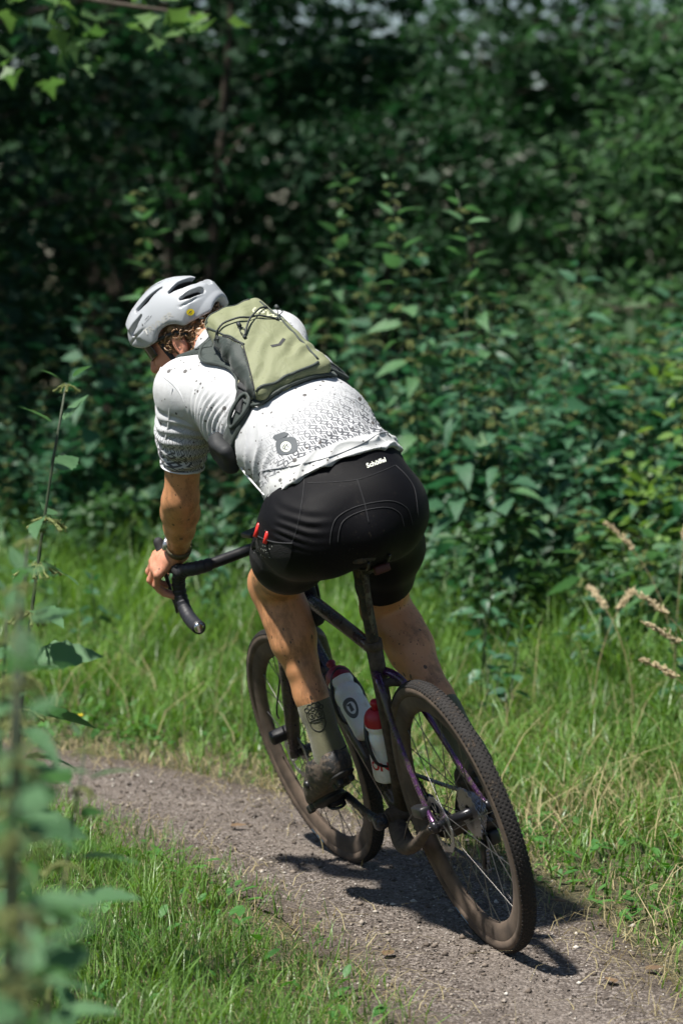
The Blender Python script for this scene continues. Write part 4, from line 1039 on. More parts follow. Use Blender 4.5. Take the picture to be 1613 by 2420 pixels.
o = obj("curls", (np.concatenate(VV), FF), M_hair, hair); o['kind'] = 'stuff'

hel = empty("cycling_helmet"); hel.matrix_world = BIKE
tag(hel, "white vented cycling helmet with a yellow dot on the person's head", "helmet")
c0 = HC - HU * .03
hq = lambda f, l, u: c0 + HF * f + HL * l + HU * u
G = SDF(c0 - .19, c0 + .19, .0023)
ro = A(.130, .101, .124)
G.ell(c0, ro, HM, k=0); G.cap(hq(-.08, 0, .02), hq(-.096, 0, .0), .05, .034, k=.05, fa=HL, ff=1.5); G.cap(hq(.085, 0, .03), hq(.095, 0, .022), .05, .036, k=.05, fa=HL, ff=1.4)
G.ell(hq(0, 0, -.012), ro - .017, HM, k=.004, op='-')
G.cut(hq(0, 0, -.012), -HU, k=.006); G.cut(hq(.11, 0, .0), -HU + HF * .5, k=.01)
for s in (1, -1):
    G.ell(hq(-.005, s * .11, -.022), (.045, .05, .034), HM, k=.014, op='-')
    G.chain([hq(f, s * l, u) for f, l, u in ((.128, .05, .016), (.085, .085, .026), (.015, .106, .037), (-.048, .100, .053), (-.069, .094, .034), (-.109, .072, .034), (-.138, .040, .030), (-.152, .0, .026))], [.0028] * 8, k=.003, op='-')
    for pts, rr in (([(-.050, .066, .083), (-.080, .046, .085), (-.104, .020, .080), (-.120, .006, .068)], (.006, .017, .020, .014)), ([(-.072, .080, .050), (-.092, .071, .049), (-.118, .046, .047)], (.005, .011, .0105)),
                    ([(.058, .064, .084), (.020, .063, .094), (-.026, .050, .104)], (.008, .0095, .004)), ([(.092, .073, .037), (.074, .079, .048), (.048, .081, .066)], (.010, .009, .004)), ([(.075, .024, .098), (.03, .024, .116), (-.02, .022, .120)], (.007, .008, .004))):
        for k in (1.06, .98, .90, .82): G.chain([hq(*(A(f, s * l, u) * k)) for f, l, u in pts], rr, k=.002, op='-')
    G.chain([hq(f, s * l, u) for f, l, u in ((-.012, .036, .121), (-.045, .020, .121))], [.003, .004], k=.004, op='-')
G.ell(hq(-.150, 0, -.020), (.06, .055, .030), HM, k=.014, op='-')
G.rbox(hq(-.128, 0, .058), (.012, .014, .004), HM, r=.002, k=.004, op='-')
Vh, Qh = G.mesh(1); shell = obj("helmet_shell", (Vh, Qh), M_helmet, hel); _l = (Vh - c0) @ HM; fattr(shell.data, 'inner', np.clip((.955 - np.linalg.norm(_l / ro, axis=1)) / .03, 0, 1) * (_l[:, 2] > .012)); SH = Surf(Vh, Qh)
G = SDF(c0 - .17, c0 + .17, .004); G.ell(hq(0, 0, -.010), ro - .024, HM, k=0); G.cut(hq(0, 0, .006), -HU, k=.01)
V, Q = G.mesh(1); obj("helmet_liner", (V, Q), M_foam, hel)
fh = (c0, -HF, HU, HL)
a = np.linspace(0, 2 * np.pi, 24, endpoint=False)
yd = obj("yellow_dot", SH.patch([(.084 + .0085 * math.cos(t), .010 + .0085 * math.sin(t)) for t in a], fh, .0010, .006), M_yellow, shell)
obj("dot_mark", SH.patch([(.0785, .0085), (.0865, .0095), (.0895, .0122), (.083, .0118)], fh, .0016, .006), M_dprint, yd)
q, F = text2d("TRVNER", .021, .0004, .1); q = rot(q * A(1.25, 1), .08) + A(-.008, .0245); obj("printed_model_name", SH.flat(q, F, fh, .0008), M_hprint, shell)
q, F = text2d("sweet\nprotection", .0058); q = rot(q * A(1.2, 1), .30) + A(-.030, .050); obj("printed_maker_name", SH.flat(q, F, fh, .0008), M_dprint, shell)
obj("printed_emblem", SH.patch([(-.0525, .0425), (-.0500, .0395), (-.0475, .0425), (-.0490, .0440), (-.0500, .0480), (-.0510, .0440)], fh, .0009, .006), M_dprint, shell)
body_s = Surf(Vb[n3:], QHB)
for s in (1, -1):
    obj("chin_strap", body_s.ribbon([hp(.045, s * .085, .01), hp(.035, s * .080, -.03), hp(.022, s * .068, -.075), hp(.012, s * .045, -.115)], .014, .002), M_strap, hel)
    obj("rear_strap", body_s.ribbon([hp(-.055, s * .085, .005), hp(-.046, s * .080, -.035), hp(-.018, s * .066, -.078), hp(.008, s * .048, -.112)], .014, .002), M_strap, hel)
gl = empty("sunglasses"); gl.matrix_world = BIKE; tag(gl, "dark wraparound sunglasses on the person's face under the helmet brim", "sunglasses")
V, F = [], []; na, nh = 20, 6
for i in range(na + 1):
    t = -1.12 + 2.24 * i / na
    for j in range(nh + 1):
        u = j / nh; V.append(hp(.02 + .098 * math.cos(t * .95) - .006 * u, .080 * math.sin(t), .022 - .046 * u * (1 - .12 * abs(t)) * (1 - .25 * math.exp(-(t / .14) ** 2))))
F = [(i * (nh + 1) + j, (i + 1) * (nh + 1) + j, (i + 1) * (nh + 1) + j + 1, i * (nh + 1) + j + 1) for i in range(na) for j in range(nh)]
lens = obj("lens", (np.array(V), F), M_lens, gl); mo = lens.modifiers.new("thick", 'SOLIDIFY'); mo.thickness = .002
for s in (1, -1): obj("temple_arm", tube(cr([hp(.060, s * .073, .018), hp(.03, s * .083, .014), hp(-.02, s * .087, .008), hp(-.045, s * .085, -.012)], 5), [.0045, .0032, .003, .0025], 8, side=HU, flat=1.5), M_black, gl)

# ------------------------------------------------------------------ watch on the left wrist
wt = empty("wristwatch"); wt.matrix_world = BIKE; tag(wt, "silver wristwatch with woven brown band on the left wrist", "watch")
e_ = nrm(J['wrL'] - J['elL']); wc = J['wrL'] - e_ * .030; outw = nrm(A(.35, .75, .45)); outw = nrm(outw - e_ * (outw @ e_)); tw_ = np.cross(e_, outw)
prof = [wc + .0325 * math.cos(t) * outw + .0325 * math.sin(t) * tw_ for t in np.linspace(0, 2 * math.pi, 24, endpoint=False)]
obj("band", tube(cr(prof, 2, True), .0095, 10, closed=True, side=e_, flat=1.0) if False else lathe([(.0325, -.010), (.0345, -.010), (.0350, 0), (.0345, .010), (.0325, .010)], wc, e_, 36), M_wband, wt)
wcase = obj("case", lathe([(.001, .007), (.015, .007), (.019, .005), (.020, 0), (.019, -.005)], wc + outw * .034, outw, 28), M_watch, wt); obj("dial", lathe([(.001, .0076), (.0145, .0076), (.0150, .006)], wc + outw * .034, outw, 24), M_lens, wcase)

# ------------------------------------------------------------------ backpack
PV = nrm(A(.849, .098, .519)); PU = nrm(A(-.085, .995, -.050)); PN = nrm(A(-.522, -.002, .853)); TC = A(.47, 0, 1.362); P0 = TC + PN * .185
pack = empty("backpack"); pack.matrix_world = BIKE
tag(pack, "small olive green backpack with crossed elastic cords on the person's back", "backpack")
fp = (P0, PU, PV, PN); ft = (P0, -PU, PV, PN); fb_ = (TC + PN * .14, PU, PV, PN)
PM = np.stack([PU, PV, PN], 1); _v = nrm(PV + PN * .10); PMT = np.stack([PU, _v, nrm(PN - PV * .10)], 1)
pp = lambda u, v, n=0.: P0 + PU * u + PV * v + PN * n
G = SDF(P0 - .26, P0 + .26, .003)
G.rbox(pp(-.002, .034, -.042), A(.094, .156, .026), PMT, r=.022, k=.02, taper=-.17); G.rbox(pp(.012, .105, -.024), A(.066, .060, .026), PMT, r=.025, k=.035)
G.ell(pp(.0, .02, -.028), (.080, .13, .024), PMT, k=.03)
V, Q = G.mesh(3); N = vnormals(V, Q); rl = V - P0; u_, v_ = rl @ PU, rl @ PV
cre = np.sin((v_ * .9 + u_ * .7 + .03 * nz(V, 14)) * 2 * np.pi / .052) * np.clip(nz(V, 11, 2.) + .25, 0, 1) * .0042
V = V + N * (cre + nz(V, 20, 5.) * .0030)[:, None]
pk = obj("main_compartment", (V, Q), M_olive, pack); SPK = Surf(V, Q)
both = BVHTree  # combined support for the harness
# padded back panel and harness, clinging to the jersey
outl = [(-.118, -.105), (-.108, .0), (-.092, .10), (-.080, .175), (-.04, .205), (.06, .205), (.098, .180), (.112, .140), (.100, .085), (.096, .03), (.100, -.01), (.114, -.040), (.114, -.090), (.09, -.120), (.0, -.126), (-.09, -.120)]
fj2 = (TC + PN * .15, PU, PV, PN)
bp = obj("back_panel", SJ_.patch(outl, fj2, .010, .012), M_pdark, pack); mo = bp.modifiers.new("pad", 'SOLIDIFY'); mo.thickness = .012; mo.offset = -1
obj("panel_piping", SJ_.cord(outl, fj2, .0042, .011, 5, 8, closed=True), M_pdark, bp)
# dark side gusset: the left flank of the bag, cut out as a panel of its own
ub = np.interp(v_, [-.12, -.06, 0., .03, .055, .085, .13, .2], [.108, .086, .064, .056, .070, .078, .096, .112])
fm_ = (u_ > ub)[Q].all(1); used = np.unique(Q[fm_]); remap = np.full(len(V), -1); remap[used] = np.arange(len(used))
gus = obj("side_gusset", (V[used] + N[used] * .0012, remap[Q[fm_]]), M_pdark, pack)
gus.modifiers.new("cloth", 'SOLIDIFY').thickness = .0015
obj("gusset_piping", SPK.cord([(np.interp(t, [-.12, -.06, 0., .03, .055, .085, .13, .2], [.108, .086, .064, .056, .070, .078, .096, .112]), t) for t in (-.10, -.06, -.02, .01, .03, .055, .085)], fp, .0018, .0012, 6, 6), M_pblk, gus)
obj("corner_mesh", SJ_.patch([(.096, -.018), (.106, -.026), (.112, -.050), (.110, -.085), (.098, -.09)], fj2, .0135, .010), M_mesh, bp)
# zips
for P in ([(.086, .150), (.080, .110), (.070, .070), (.052, .025)], [(.088, .160), (.060, .174), (.0, .180), (-.05, .172)]):
    obj("zip", SPK.cord(P, fp, .0022, .0008, 8, 6), M_pdark, pk)
obj("zip_pull", tube([pp(.088, .158, .012), pp(.092, .172, .006)], [.003, .002], 8), M_pblk, pk)
obj("bottom_piping", SPK.cord([(.100, -.108), (.05, -.113), (.0, -.115), (-.05, -.113), (-.075, -.108)], fp, .0036, .001, 6, 8), M_pdark, pk)
obj("side_piping", SPK.cord([(-.066, .150), (-.071, .08), (-.075, .0), (-.079, -.10)], fp, .0028, .0, 6, 8), M_pdark, pk)
# elastic cords crossed over the pocket, with toggles and loops
for P, h_ in (([(.112, .092), (.062, .108), (-.005, .090), (-.062, .060)], .007), ([(-.064, .118), (-.030, .098), (.006, .075), (.040, .042)], .011)):
    obj("elastic_cord", SPK.cord(P, fp, .0025, .002, 8, 8, lift=lambda t, h_=h_: h_ * math.sin(math.pi * t)), M_cord, pack)
for u, v, dx, dy in ((.033, .080, .006, -.036), (-.078, .086, .012, -.024)):
    b = pp(u, v, .016); tg = obj("toggle", lathe([(.001, -.007), (.0048, -.006), (.0055, 0), (.0048, .006), (.001, .007)], b, nrm(PV + PN * .3), 14), M_cord, pack)
    obj("toggle_loop", tube(cr([pp(u + .003, v - .006, .014), pp(u + .009, v - .02, .012), pp(u + dx, v + dy, .010), pp(u - .004, v - .02, .013), pp(u - .001, v - .006, .014)], 6), .0012, 6), M_cord, tg)
for u, v in ((.112, .092), (.040, .042), (-.064, .118), (-.062, .060)):
    obj("cord_anchor", lathe([(.001, -.004), (.0045, -.003), (.0045, .003), (.001, .004)], SPK.drop(pp(u, v), PN)[0] + PN * .002, PV, 10), M_cord, pack)
q, F = text2d("USWE", .030, .0010); q = rot(q, -.95) + A(.052, .088); obj("printed_name", SPK.flat(q, F, ft, .0010), plain("faded_print", (.50, .52, .36), .7, var=.15), pk)
obj("printed_chevron", SPK.patch([(.000, -.010), (.019, -.018), (.038, -.006), (.041, -.015), (.020, -.027), (.000, -.019)], ft, .0012, .008), M_pblk, pk)
obj("neck_yoke", SJ_.ribbon([TC + PV * .200 + PN * .12 + PU * .095, TC + PV * .232 + PN * .12 + PU * .05, TC + PV * .240 + PN * .12, TC + PV * .228 + PN * .12 - PU * .05, TC + PV * .200 + PN * .12 - PU * .09], .060, .008, off=.003), M_pdark, pack)
# straps: two over the shoulders, two round the ribs
tp = lambda v, th, r_=.17: TC + PV * v + r_ * (math.cos(th) * PN + math.sin(th) * PU)
for s in (1, -1):
    sh = J['shL'] if s > 0 else J['shR']
    top_ = [TC + PV * .17 + PN * .13 + PU * s * .075, TC + PV * .235 + PN * .10 + PU * s * .085, TC + PV * .275 + PN * .03 + PU * s * .095, TC + PV * .265 + PN * -.06 + PU * s * .10, TC + PV * .20 + PN * -.12 + PU * s * .10, TC + PV * .08 + PN * -.16 + PU * s * .11]
    obj("shoulder_strap", SJ_.ribbon(top_, .055, .007, off=.002), M_pdark, pack)
    w0 = .66 if s > 0 else -.62
    side = [tp(-.050, s * .60), tp(-.066, s * .80), tp(-.082, s * 1.05), tp(-.088, s * 1.40), tp(-.07, s * 1.85), tp(-.03, s * 2.2)]
    sst = obj("side_strap", SJ_.ribbon(side, [.050, .046, .044, .05, .06, .06], .006, off=.003), M_pdark, pack)
    obj("webbing", SJ_.ribbon([tp(-.048, s * .62), tp(-.060, s * .80), tp(-.078, s * 1.02)], .026, .004, off=.010), M_pblk, sst)
    lp_ = []
    for t in np.linspace(0, 2 * np.pi, 16, endpoint=False):
        p = tp(-.080 + .021 * math.cos(t + .25), s * (1.00 + .31 * math.sin(t))); h = SJ_.t.find_nearest(Vector(p)); lp_.append(np.array(h[0]) + np.array(h[1]) * .013)
    lp_ = np.array(lp_)
    for _ in range(3): lp_ = (np.roll(lp_, 1, 0) + 2 * lp_ + np.roll(lp_, -1, 0)) / 4
    obj("strap_loop", tube(cr(lp_, 3, True), .0052, 8, closed=True), M_pdark, sst)
    obj("strap_bar", SJ_.ribbon([tp(-.072, s * .66), tp(-.036, s * .70)], .016, .004, off=.013), M_pblk, sst)
    if s < 0: continue
    G = SDF(tp(-.10, s * 1.75) - .13, tp(-.10, s * 1.75) + .13, .0035); h = SJ_.t.find_nearest(Vector(tp(-.07, s * 1.72))); hb = np.array(h[0]) + np.array(h[1]) * .016
    G.rbox(hb, A(.020, .046, .044), np.stack([np.array(h[1]), PV, np.cross(np.array(h[1]), PV)], 1), r=.018, k=.01)
    V, Q = G.mesh(2); V = V + vnormals(V, Q) * (nz(V, 30) * .006)[:, None]; obj("chest_pocket", (V, Q), M_pblk, pack)
# ================================================================== THE PLACE
def leaf_mat(name, c1, c2, rough=.42, trans=.30, veins=True, spec=.5):
    """leaf: tone varies from leaf to leaf, light glows through it"""
    m = Mat(name, rough, 0., spec)
    r1 = m.attr("tint"); r2 = m.rand(); f = m.noise(3.5, 2)
    t = (r1 * .6 + r2 * .35 + (f - .5) * .5).mx(0).mn(1)
    c = m.mix(t, c1, c2); m.col(c)
    tr = m.node('ShaderNodeBsdfTranslucent'); mx = m.node('ShaderNodeMixShader'); mx.inputs[0].default_value = trans
    hs = m.node('ShaderNodeHueSaturation'); hs.inputs['Hue'].default_value = .487; hs.inputs['Saturation'].default_value = 1.2; hs.inputs['Value'].default_value = 1.6
    m.nt.links.new(c, hs.inputs['Color']); m.nt.links.new(hs.outputs[0], tr.inputs['Color'])
    m.nt.links.new(m.b.outputs[0], mx.inputs[1]); m.nt.links.new(tr.outputs[0], mx.inputs[2]); m.nt.links.new(mx.outputs[0], m.nt.nodes['Material Output'].inputs['Surface'])
    m.bump(m.noise(60, 3), .004, .6); return m.m
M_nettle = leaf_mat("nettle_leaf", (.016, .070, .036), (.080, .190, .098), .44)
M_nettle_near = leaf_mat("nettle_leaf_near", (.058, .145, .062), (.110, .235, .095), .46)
M_stem = leaf_mat("nettle_stem", (.030, .045, .022), (.06, .08, .035), .6, .05)
M_flower = leaf_mat("nettle_flower", (.16, .20, .06), (.27, .30, .11), .7, .3)
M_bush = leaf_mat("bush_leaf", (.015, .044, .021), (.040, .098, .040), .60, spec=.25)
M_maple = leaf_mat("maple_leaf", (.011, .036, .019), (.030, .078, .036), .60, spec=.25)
M_elder = leaf_mat("elder_leaf", (.036, .092, .040), (.105, .195, .085), .6, .38, spec=.3)
M_bark = Mat("bark", .9); _n = M_bark.noise(14, 5, .65, M_bark.vec(1, 1, .25)); M_bark.col(M_bark.mix(_n, (.028, .022, .016), (.095, .078, .058))); M_bark.bump(_n, .03); M_bark = M_bark.m
def grass_mat():
    m = leaf_mat("grass_blade", (.016, .074, .010), (.185, .325, .070), .40, .32)
    return m
M_grass = grass_mat()
M_straw = leaf_mat("dry_straw", (.25, .21, .10), (.42, .36, .20), .7, .2)
M_seed = leaf_mat("seed_head", (.42, .34, .20), (.60, .51, .34), .8, .25)

def path_y(t):                                   # centre line of the trail, t in 0..1
    return None
PATH = cr([(1.30, 1.0), (1.00, 3.0), (.66, 5.0), (.40, 6.35), (.22, 7.05), (-.06, 7.75), (-.46, 8.42), (-1.05, 9.02), (-1.9, 9.55), (-3.4, 10.0), (-7.0, 10.4), (-14., 11.)], 10)
PT_ = np.gradient(PATH, axis=0); PT_ /= np.linalg.norm(PT_, axis=1)[:, None]; PNm = np.stack([PT_[:, 1], -PT_[:, 0]], 1)     # to the right / far side
def pdist(P):
    """signed distance to the trail centre: + on the far / right side"""
    P = np.asarray(P, float); out = np.empty(len(P))
    for i in range(0, len(P), 20000):
        d = P[i:i + 20000, None, :2] - PATH[None]; k = (d ** 2).sum(2).argmin(1)
        out[i:i + 20000] = np.einsum('ij,ij->i', d[np.arange(len(k)), k], PNm[k]) + 0
        dd = np.sqrt((d[np.arange(len(k)), k] ** 2).sum(1)); out[i:i + 20000] = np.sign(out[i:i + 20000] + 1e-9) * dd
    return out
# ground: one sheet, finer near the trail
def axis_(lo, hi, c0, c1, fine, n):
    return np.unique(np.concatenate([np.linspace(lo, c0, n), np.arange(c0, c1, fine), np.linspace(c1, hi, n)]))
gx = axis_(-150, 150, -6, 6, .12, 24); gy = axis_(-40, 260, 2, 16, .12, 24)
XX, YY = np.meshgrid(gx, gy, indexing='ij'); P = np.stack([XX.ravel(), YY.ravel(), 0 * XX.ravel()], 1)
def gz(P):
    """height of the ground"""
    d = np.abs(pdist(P)); near = np.clip((d - .40) / .5, 0, 1)
    return near * (.022 * np.sin(P[:, 0] * 2.3 + 1.1 * np.sin(P[:, 1] * 1.7)) * np.sin(P[:, 1] * 1.9 + .6) + .018) - .010
P[:, 2] = np.where((np.abs(P[:, 0]) < 8) & (P[:, 1] > 0) & (P[:, 1] < 18), gz(P), .006)
ni, nj = len(gx), len(gy); F = np.array([(i * nj + j, (i + 1) * nj + j, (i + 1) * nj + j + 1, i * nj + j + 1) for i in range(ni - 1) for j in range(nj - 1)])
mg = Mat("turf_soil", .95); n_ = mg.noise(3, 5, .6); n2 = mg.noise(45, 4, .7)
mg.col(mg.mix(n2.step(.45, .7), mg.mix(n_, (.030, .034, .014), (.060, .058, .026)), (.14, .115, .06))); mg.bump(n2, .02)
tag(obj("ground", (P, F), mg.m), kind='structure')
# trail: worn gravelly earth with uneven edges
V = []; kk = np.linspace(-1, 1, 15)
for c, n in zip(PATH, PNm):
    wl_ = .40 + .05 * mnoise.noise(Vector((c[0] * 1.6, c[1] * 1.6, 1))) + .03 * mnoise.noise(Vector((c[0] * 6, c[1] * 6, 2))); wr_ = .37 + .06 * mnoise.noise(Vector((c[0] * 1.8, c[1] * 1.8, 7))) + .03 * mnoise.noise(Vector((c[0] * 6, c[1] * 6, 9)))
    for k in kk:
        w = wr_ if k > 0 else wl_; q = c + n * k * w
        V.append((q[0], q[1], -.004 - .004 * (1 - k * k) + .003 * mnoise.noise(Vector((q[0] * 5, q[1] * 5, 3))) + (-.010 if abs(k) == 1 else 0)))
c = len(kk); F = np.array([(i * c + j, (i + 1) * c + j, (i + 1) * c + j + 1, i * c + j + 1) for i in range(len(PATH) - 1) for j in range(c - 1)])
mp = Mat("trail_gravel", .92); a_ = mp.noise(1.4, 4, .6); g1 = mp.voro(150); g2 = mp.voro(60); g3 = mp.noise(240, 3, .7); cell = mp.voro(150, out='Color')
sepc = mp.node('ShaderNodeSeparateColor'); mp.nt.links.new(cell, sepc.inputs[0]); cr1 = X(sepc.outputs[0])
base = mp.mix(a_, (.076, .060, .050), (.130, .106, .088)); base = mp.mix(cr1.gt(.72) * .8, base, (.26, .225, .20)); base = mp.mix(cr1.lt(.25) * .7, base, (.045, .034, .027))
base = mp.mix(mp.noise(7, 5, .7).step(.55, .75) * .6, base, (.058, .046, .038)); base = mp.mix(mp.noise(2.6, 3).step(.52, .70) * .55, base, (.075, .058, .046)); ed_ = (mp.attr('across') + (mp.noise(9, 4, .7) - .5) * .7); base = mp.mix(ed_.step(.55, .95) * .7, base, (.060, .044, .030)); base = mp.mix((1 - ed_.step(.05, .42)) * .35, base, (.20, .168, .142)); mp.col(base); mp.bump((1 - g1) * .7 + g2 * .5 + g3 * .4, .008)
trail = tag(obj("path", (np.array(V) + A(0, 0, .012), F), mp.m), kind='structure'); fattr(trail.data, 'across', np.tile(np.abs(kk), len(PATH)))
def pz(P): return np.where(np.abs(pdist(P)) < .38, .003, np.where(np.abs(P[:, 0]) < 8, gz(P), .006))

# pebbles on the trail
ico = np.array([(1, 0, 0), (-1, 0, 0), (0, 1, 0), (0, -1, 0), (0, 0, 1), (0, 0, -1)], float); icf = np.array([(0, 2, 4), (2, 1, 4), (1, 3, 4), (3, 0, 4), (2, 0, 5), (1, 2, 5), (3, 1, 5), (0, 3, 5)])
def stones(n, lo, hi, ylo, yhi, name, mat):
    k = rng.integers(0, len(PATH), n * 6); off = rng.uniform(-.42, .42, n * 6); q = PATH[k] + PNm[k] * off[:, None] + rng.normal(0, .08, (n * 6, 2))
    q = q[(q[:, 1] > ylo) & (q[:, 1] < yhi) & (q[:, 0] > -3)][:n]; n = len(q)
    s = np.exp(rng.uniform(math.log(lo), math.log(hi), n)); sh = ico[None] * (1 + rng.normal(0, .22, (n, 6, 1))) * s[:, None, None] * np.array([1, .8, .55])
    a = rng.uniform(0, 6.28, n); ca, sa = np.cos(a)[:, None], np.sin(a)[:, None]
    v = np.stack([sh[..., 0] * ca - sh[..., 1] * sa, sh[..., 0] * sa + sh[..., 1] * ca, sh[..., 2]], -1) + np.concatenate([q, (.006 + s * .15)[:, None]], 1)[:, None]
    f = (icf[None] + 6 * np.arange(n)[:, None, None]).reshape(-1, 3); o = obj(name, (v.reshape(-1, 3), f), mat, smooth=False); fattr(o.data, "tint", np.repeat(rng.random(n), 6)); return o
mst = Mat("pebble", .85); mst.col(mst.ramp(mst.attr("tint"), (0, (.05, .040, .033)), (.55, (.15, .118, .092)), (.9, (.29, .25, .21)), (1, (.55, .52, .47)))); mst = mst.m
tag(stones(15000, .0014, .0050, 5.3, 9.6, "gravel", mst), "fine grey brown gravel scattered over the trail", "gravel", kind='stuff')
tag(stones(520, .0050, .013, 5.3, 9.4, "pebbles", mst), "larger loose pebbles lying on the trail", "pebbles", kind='stuff')

# ------------------------------------------------------------------ grass
def blades(name, xy, h, w, mat, bend=.5, seg=3, tint=None, lean=None, z=None):
    n = len(xy); a = rng.uniform(0, 2 * np.pi, n) if lean is None else lean; dr = np.stack([np.cos(a), np.sin(a), 0 * a], 1); sd = np.stack([-np.sin(a + rng.normal(0, .6, n)), np.cos(a + rng.normal(0, .6, n)), 0 * a], 1)
    z0 = pz(xy) if z is None else z; b = np.abs(rng.normal(bend, bend * .5, n)); V = []
    for i in range(seg + 1):
        t = i / seg; x = h * b * t * t; zz = h * t * np.sqrt(np.maximum(1 - (.75 * np.minimum(b, 1.2) * t) ** 2, .15))
        c = np.concatenate([xy, (z0 - .01)[:, None]], 1) + dr * x[:, None] + np.array([0, 0, 1]) * zz[:, None]; ww = (w * (1 - .85 * t ** 1.5))[:, None] * .5
        V += [c - sd * ww, c + sd * ww] if i < seg else [c]
    m = 2 * seg + 1; V = np.stack(V, 1); base = m * np.arange(n)[:, None]
    tri = []
    for i in range(seg - 1): q = 2 * i; tri += [(q, q + 1, q + 3), (q, q + 3, q + 2)]
    q = 2 * (seg - 1); tri.append((q, q + 1, q + 2))
    F = (np.array(tri)[None] + base[:, :, None]).reshape(-1, 3); o = obj(name, (V.reshape(-1, 3), F), mat); fattr(o.data, "tint", np.repeat(rng.random(n) if tint is None else tint, m)); return o
def scatter(n, x0, x1, y0, y1, keep):
    q = np.stack([rng.uniform(x0, x1, n), rng.uniform(y0, y1, n)], 1); return q[rng.random(len(q)) < keep(q)]
def vn(q, sc, seed=0): return np.array([mnoise.noise(Vector((p[0] * sc + seed, p[1] * sc, seed))) for p in q])
# near side of the trail: short lush turf
edge = lambda q, s, a, b: np.clip((s * pdist(q) - a) / b, 0, 1)
q = scatter(62000, -2.6, 1.4, 4.6, 9.2, lambda q: edge(q, -1, .24, .28) * (pdist(q) < 0)); cl = vn(q, 3.0); 
gr = blades("grass", q, rng.uniform(.06, .15, len(q)) * (1 + .8 * cl) * (.55 + .45 * edge(q, -1, .3, .3)), rng.uniform(.0025, .0052, len(q)), M_grass, .65, tint=np.clip(.45 + .5 * cl + rng.normal(0, .2, len(q)), 0, 1))
tag(gr, "short green grass on the near side of the trail", "grass", kind='stuff')
# far verge: short by the trail, rank towards the nettles
q = scatter(175000, -4.0, 4.2, 5.2, 14.2, lambda q: edge(q, 1, .28, .45) * (pdist(q) > 0) * np.where(np.abs(q[:, 0] - .0) < 2.4, 1, .35) * np.where(q[:, 1] > np.where(q[:, 0] < .3, 13.4, 11.6), .45, 1)); cl = vn(q, 2.6, 4) * .65 + vn(q, 8.0, 14) * .5; d = pdist(q)
hh_ = np.interp(d, [.25, .6, 1.3, 2.4, 4.0], [.045, .09, .15, .32, .48]) * (1 + .85 * cl) * rng.uniform(.6, 1.25, len(q))
gv = blades("verge_grass", q, hh_, rng.uniform(.0032, .0080, len(q)) * (1 + hh_), M_grass, .66, tint=np.clip(.36 + .85 * cl + rng.normal(0, .24, len(q)), 0, 1))
tag(gv, "long tufted grass on the far verge between trail and nettles", "grass", kind='stuff')
# dead stalks and clippings along the edges
q = scatter(52000, -3.2, 2.2, 5.2, 10.6, lambda q: np.clip(1 - np.abs(np.abs(pdist(q)) - .44) / .34, 0.015, 1) * (.45 + .55 * (pdist(q) > 0))); n = len(q)
st_ = blades("dry_straw", q, rng.uniform(.03, .10, n), rng.uniform(.0015, .0035, n), M_straw, 1.5, seg=2); tag(st_, "pale dry straw strewn along both edges of the trail", "straw", kind='stuff')
q = scatter(2000, -2.5, 3.5, 7.6, 12, lambda q: np.where(pdist(q) > .6, 1, 0)); n = len(q)
st_ = blades("dead_grass", q, rng.uniform(.18, .42, n), rng.uniform(.002, .004, n), M_straw, .9); tag(st_, "dead straw coloured blades among the verge grass", "grass", kind='stuff')

q = scatter(15000, -1.9, 1.0, 5.2, 8.9, lambda q: (pdist(q) < -.30) * np.clip(vn(q, 2.4, 31) * 1.6 + .55, .1, 1)); n = len(q)
st_ = blades("dry_clippings", q, rng.uniform(.03, .09, n), rng.uniform(.0013, .0028, n), M_straw, 1.6, seg=2); tag(st_, "pale dry clippings lying in the near grass", "straw", kind='stuff')
# broad-leaved weeds and clover low in the turf
def weeds(n, L):
    q = scatter(n, -2.4, 2.6, 5.3, 11.2, lambda q: (np.abs(pdist(q)) > .40) * np.clip(vn(q, 1.6, 9) * 2 + .5, .08, 1)); n = len(q); az = rng.uniform(0, 6.28, n); el = rng.uniform(.1, .7, n); s = L * rng.uniform(.6, 1.3, n)
    tpl = np.array([(0, 0, 0), (.35, .24, .06), (.75, .20, .05), (1, 0, -.05), (.75, -.20, .05), (.35, -.24, .06), (.5, 0, 0)]); tf = np.array([(0, 6, 1), (1, 6, 2), (2, 6, 3), (3, 6, 4), (4, 6, 5), (5, 6, 0)])
    X_ = np.stack([np.cos(az) * np.cos(el), np.sin(az) * np.cos(el), np.sin(el)], 1); Y_ = np.stack([-np.sin(az), np.cos(az), 0 * az], 1); Z_ = np.cross(X_, Y_)
    c = np.concatenate([q, (pz(q) + rng.uniform(.005, .05, n))[:, None]], 1); V = c[:, None] + s[:, None, None] * (tpl[None, :, :1] * X_[:, None] + tpl[None, :, 1:2] * Y_[:, None] + tpl[None, :, 2:] * Z_[:, None])
    o = obj("low_weeds", (V.reshape(-1, 3), (tf[None] + 7 * np.arange(n)[:, None, None]).reshape(-1, 3)), M_weed); fattr(o.data, "tint", np.repeat(rng.random(n), 7)); return tag(o, "small broad leaved weeds and clover among the grass", "weeds", kind='stuff')
M_weed = leaf_mat("weed_leaf", (.035, .13, .025), (.09, .23, .045), .5, .3)
weeds(9000, .045)
q = scatter(9000, -1.2, 2.2, 6.6, 10.2, lambda q: (pdist(q) > .35) * np.clip(vn(q, 1.3, 21) * 2.2 + .35, 0, 1) * np.clip((q[:, 0] + .2) / .6, .12, 1)); n = len(q)
st_ = blades("flattened_grass", q, rng.uniform(.10, .24, n), rng.uniform(.002, .0042, n), M_straw, 1.25); tag(st_, "pale flattened dry grass in patches right of the rear wheel", "grass", kind='stuff')
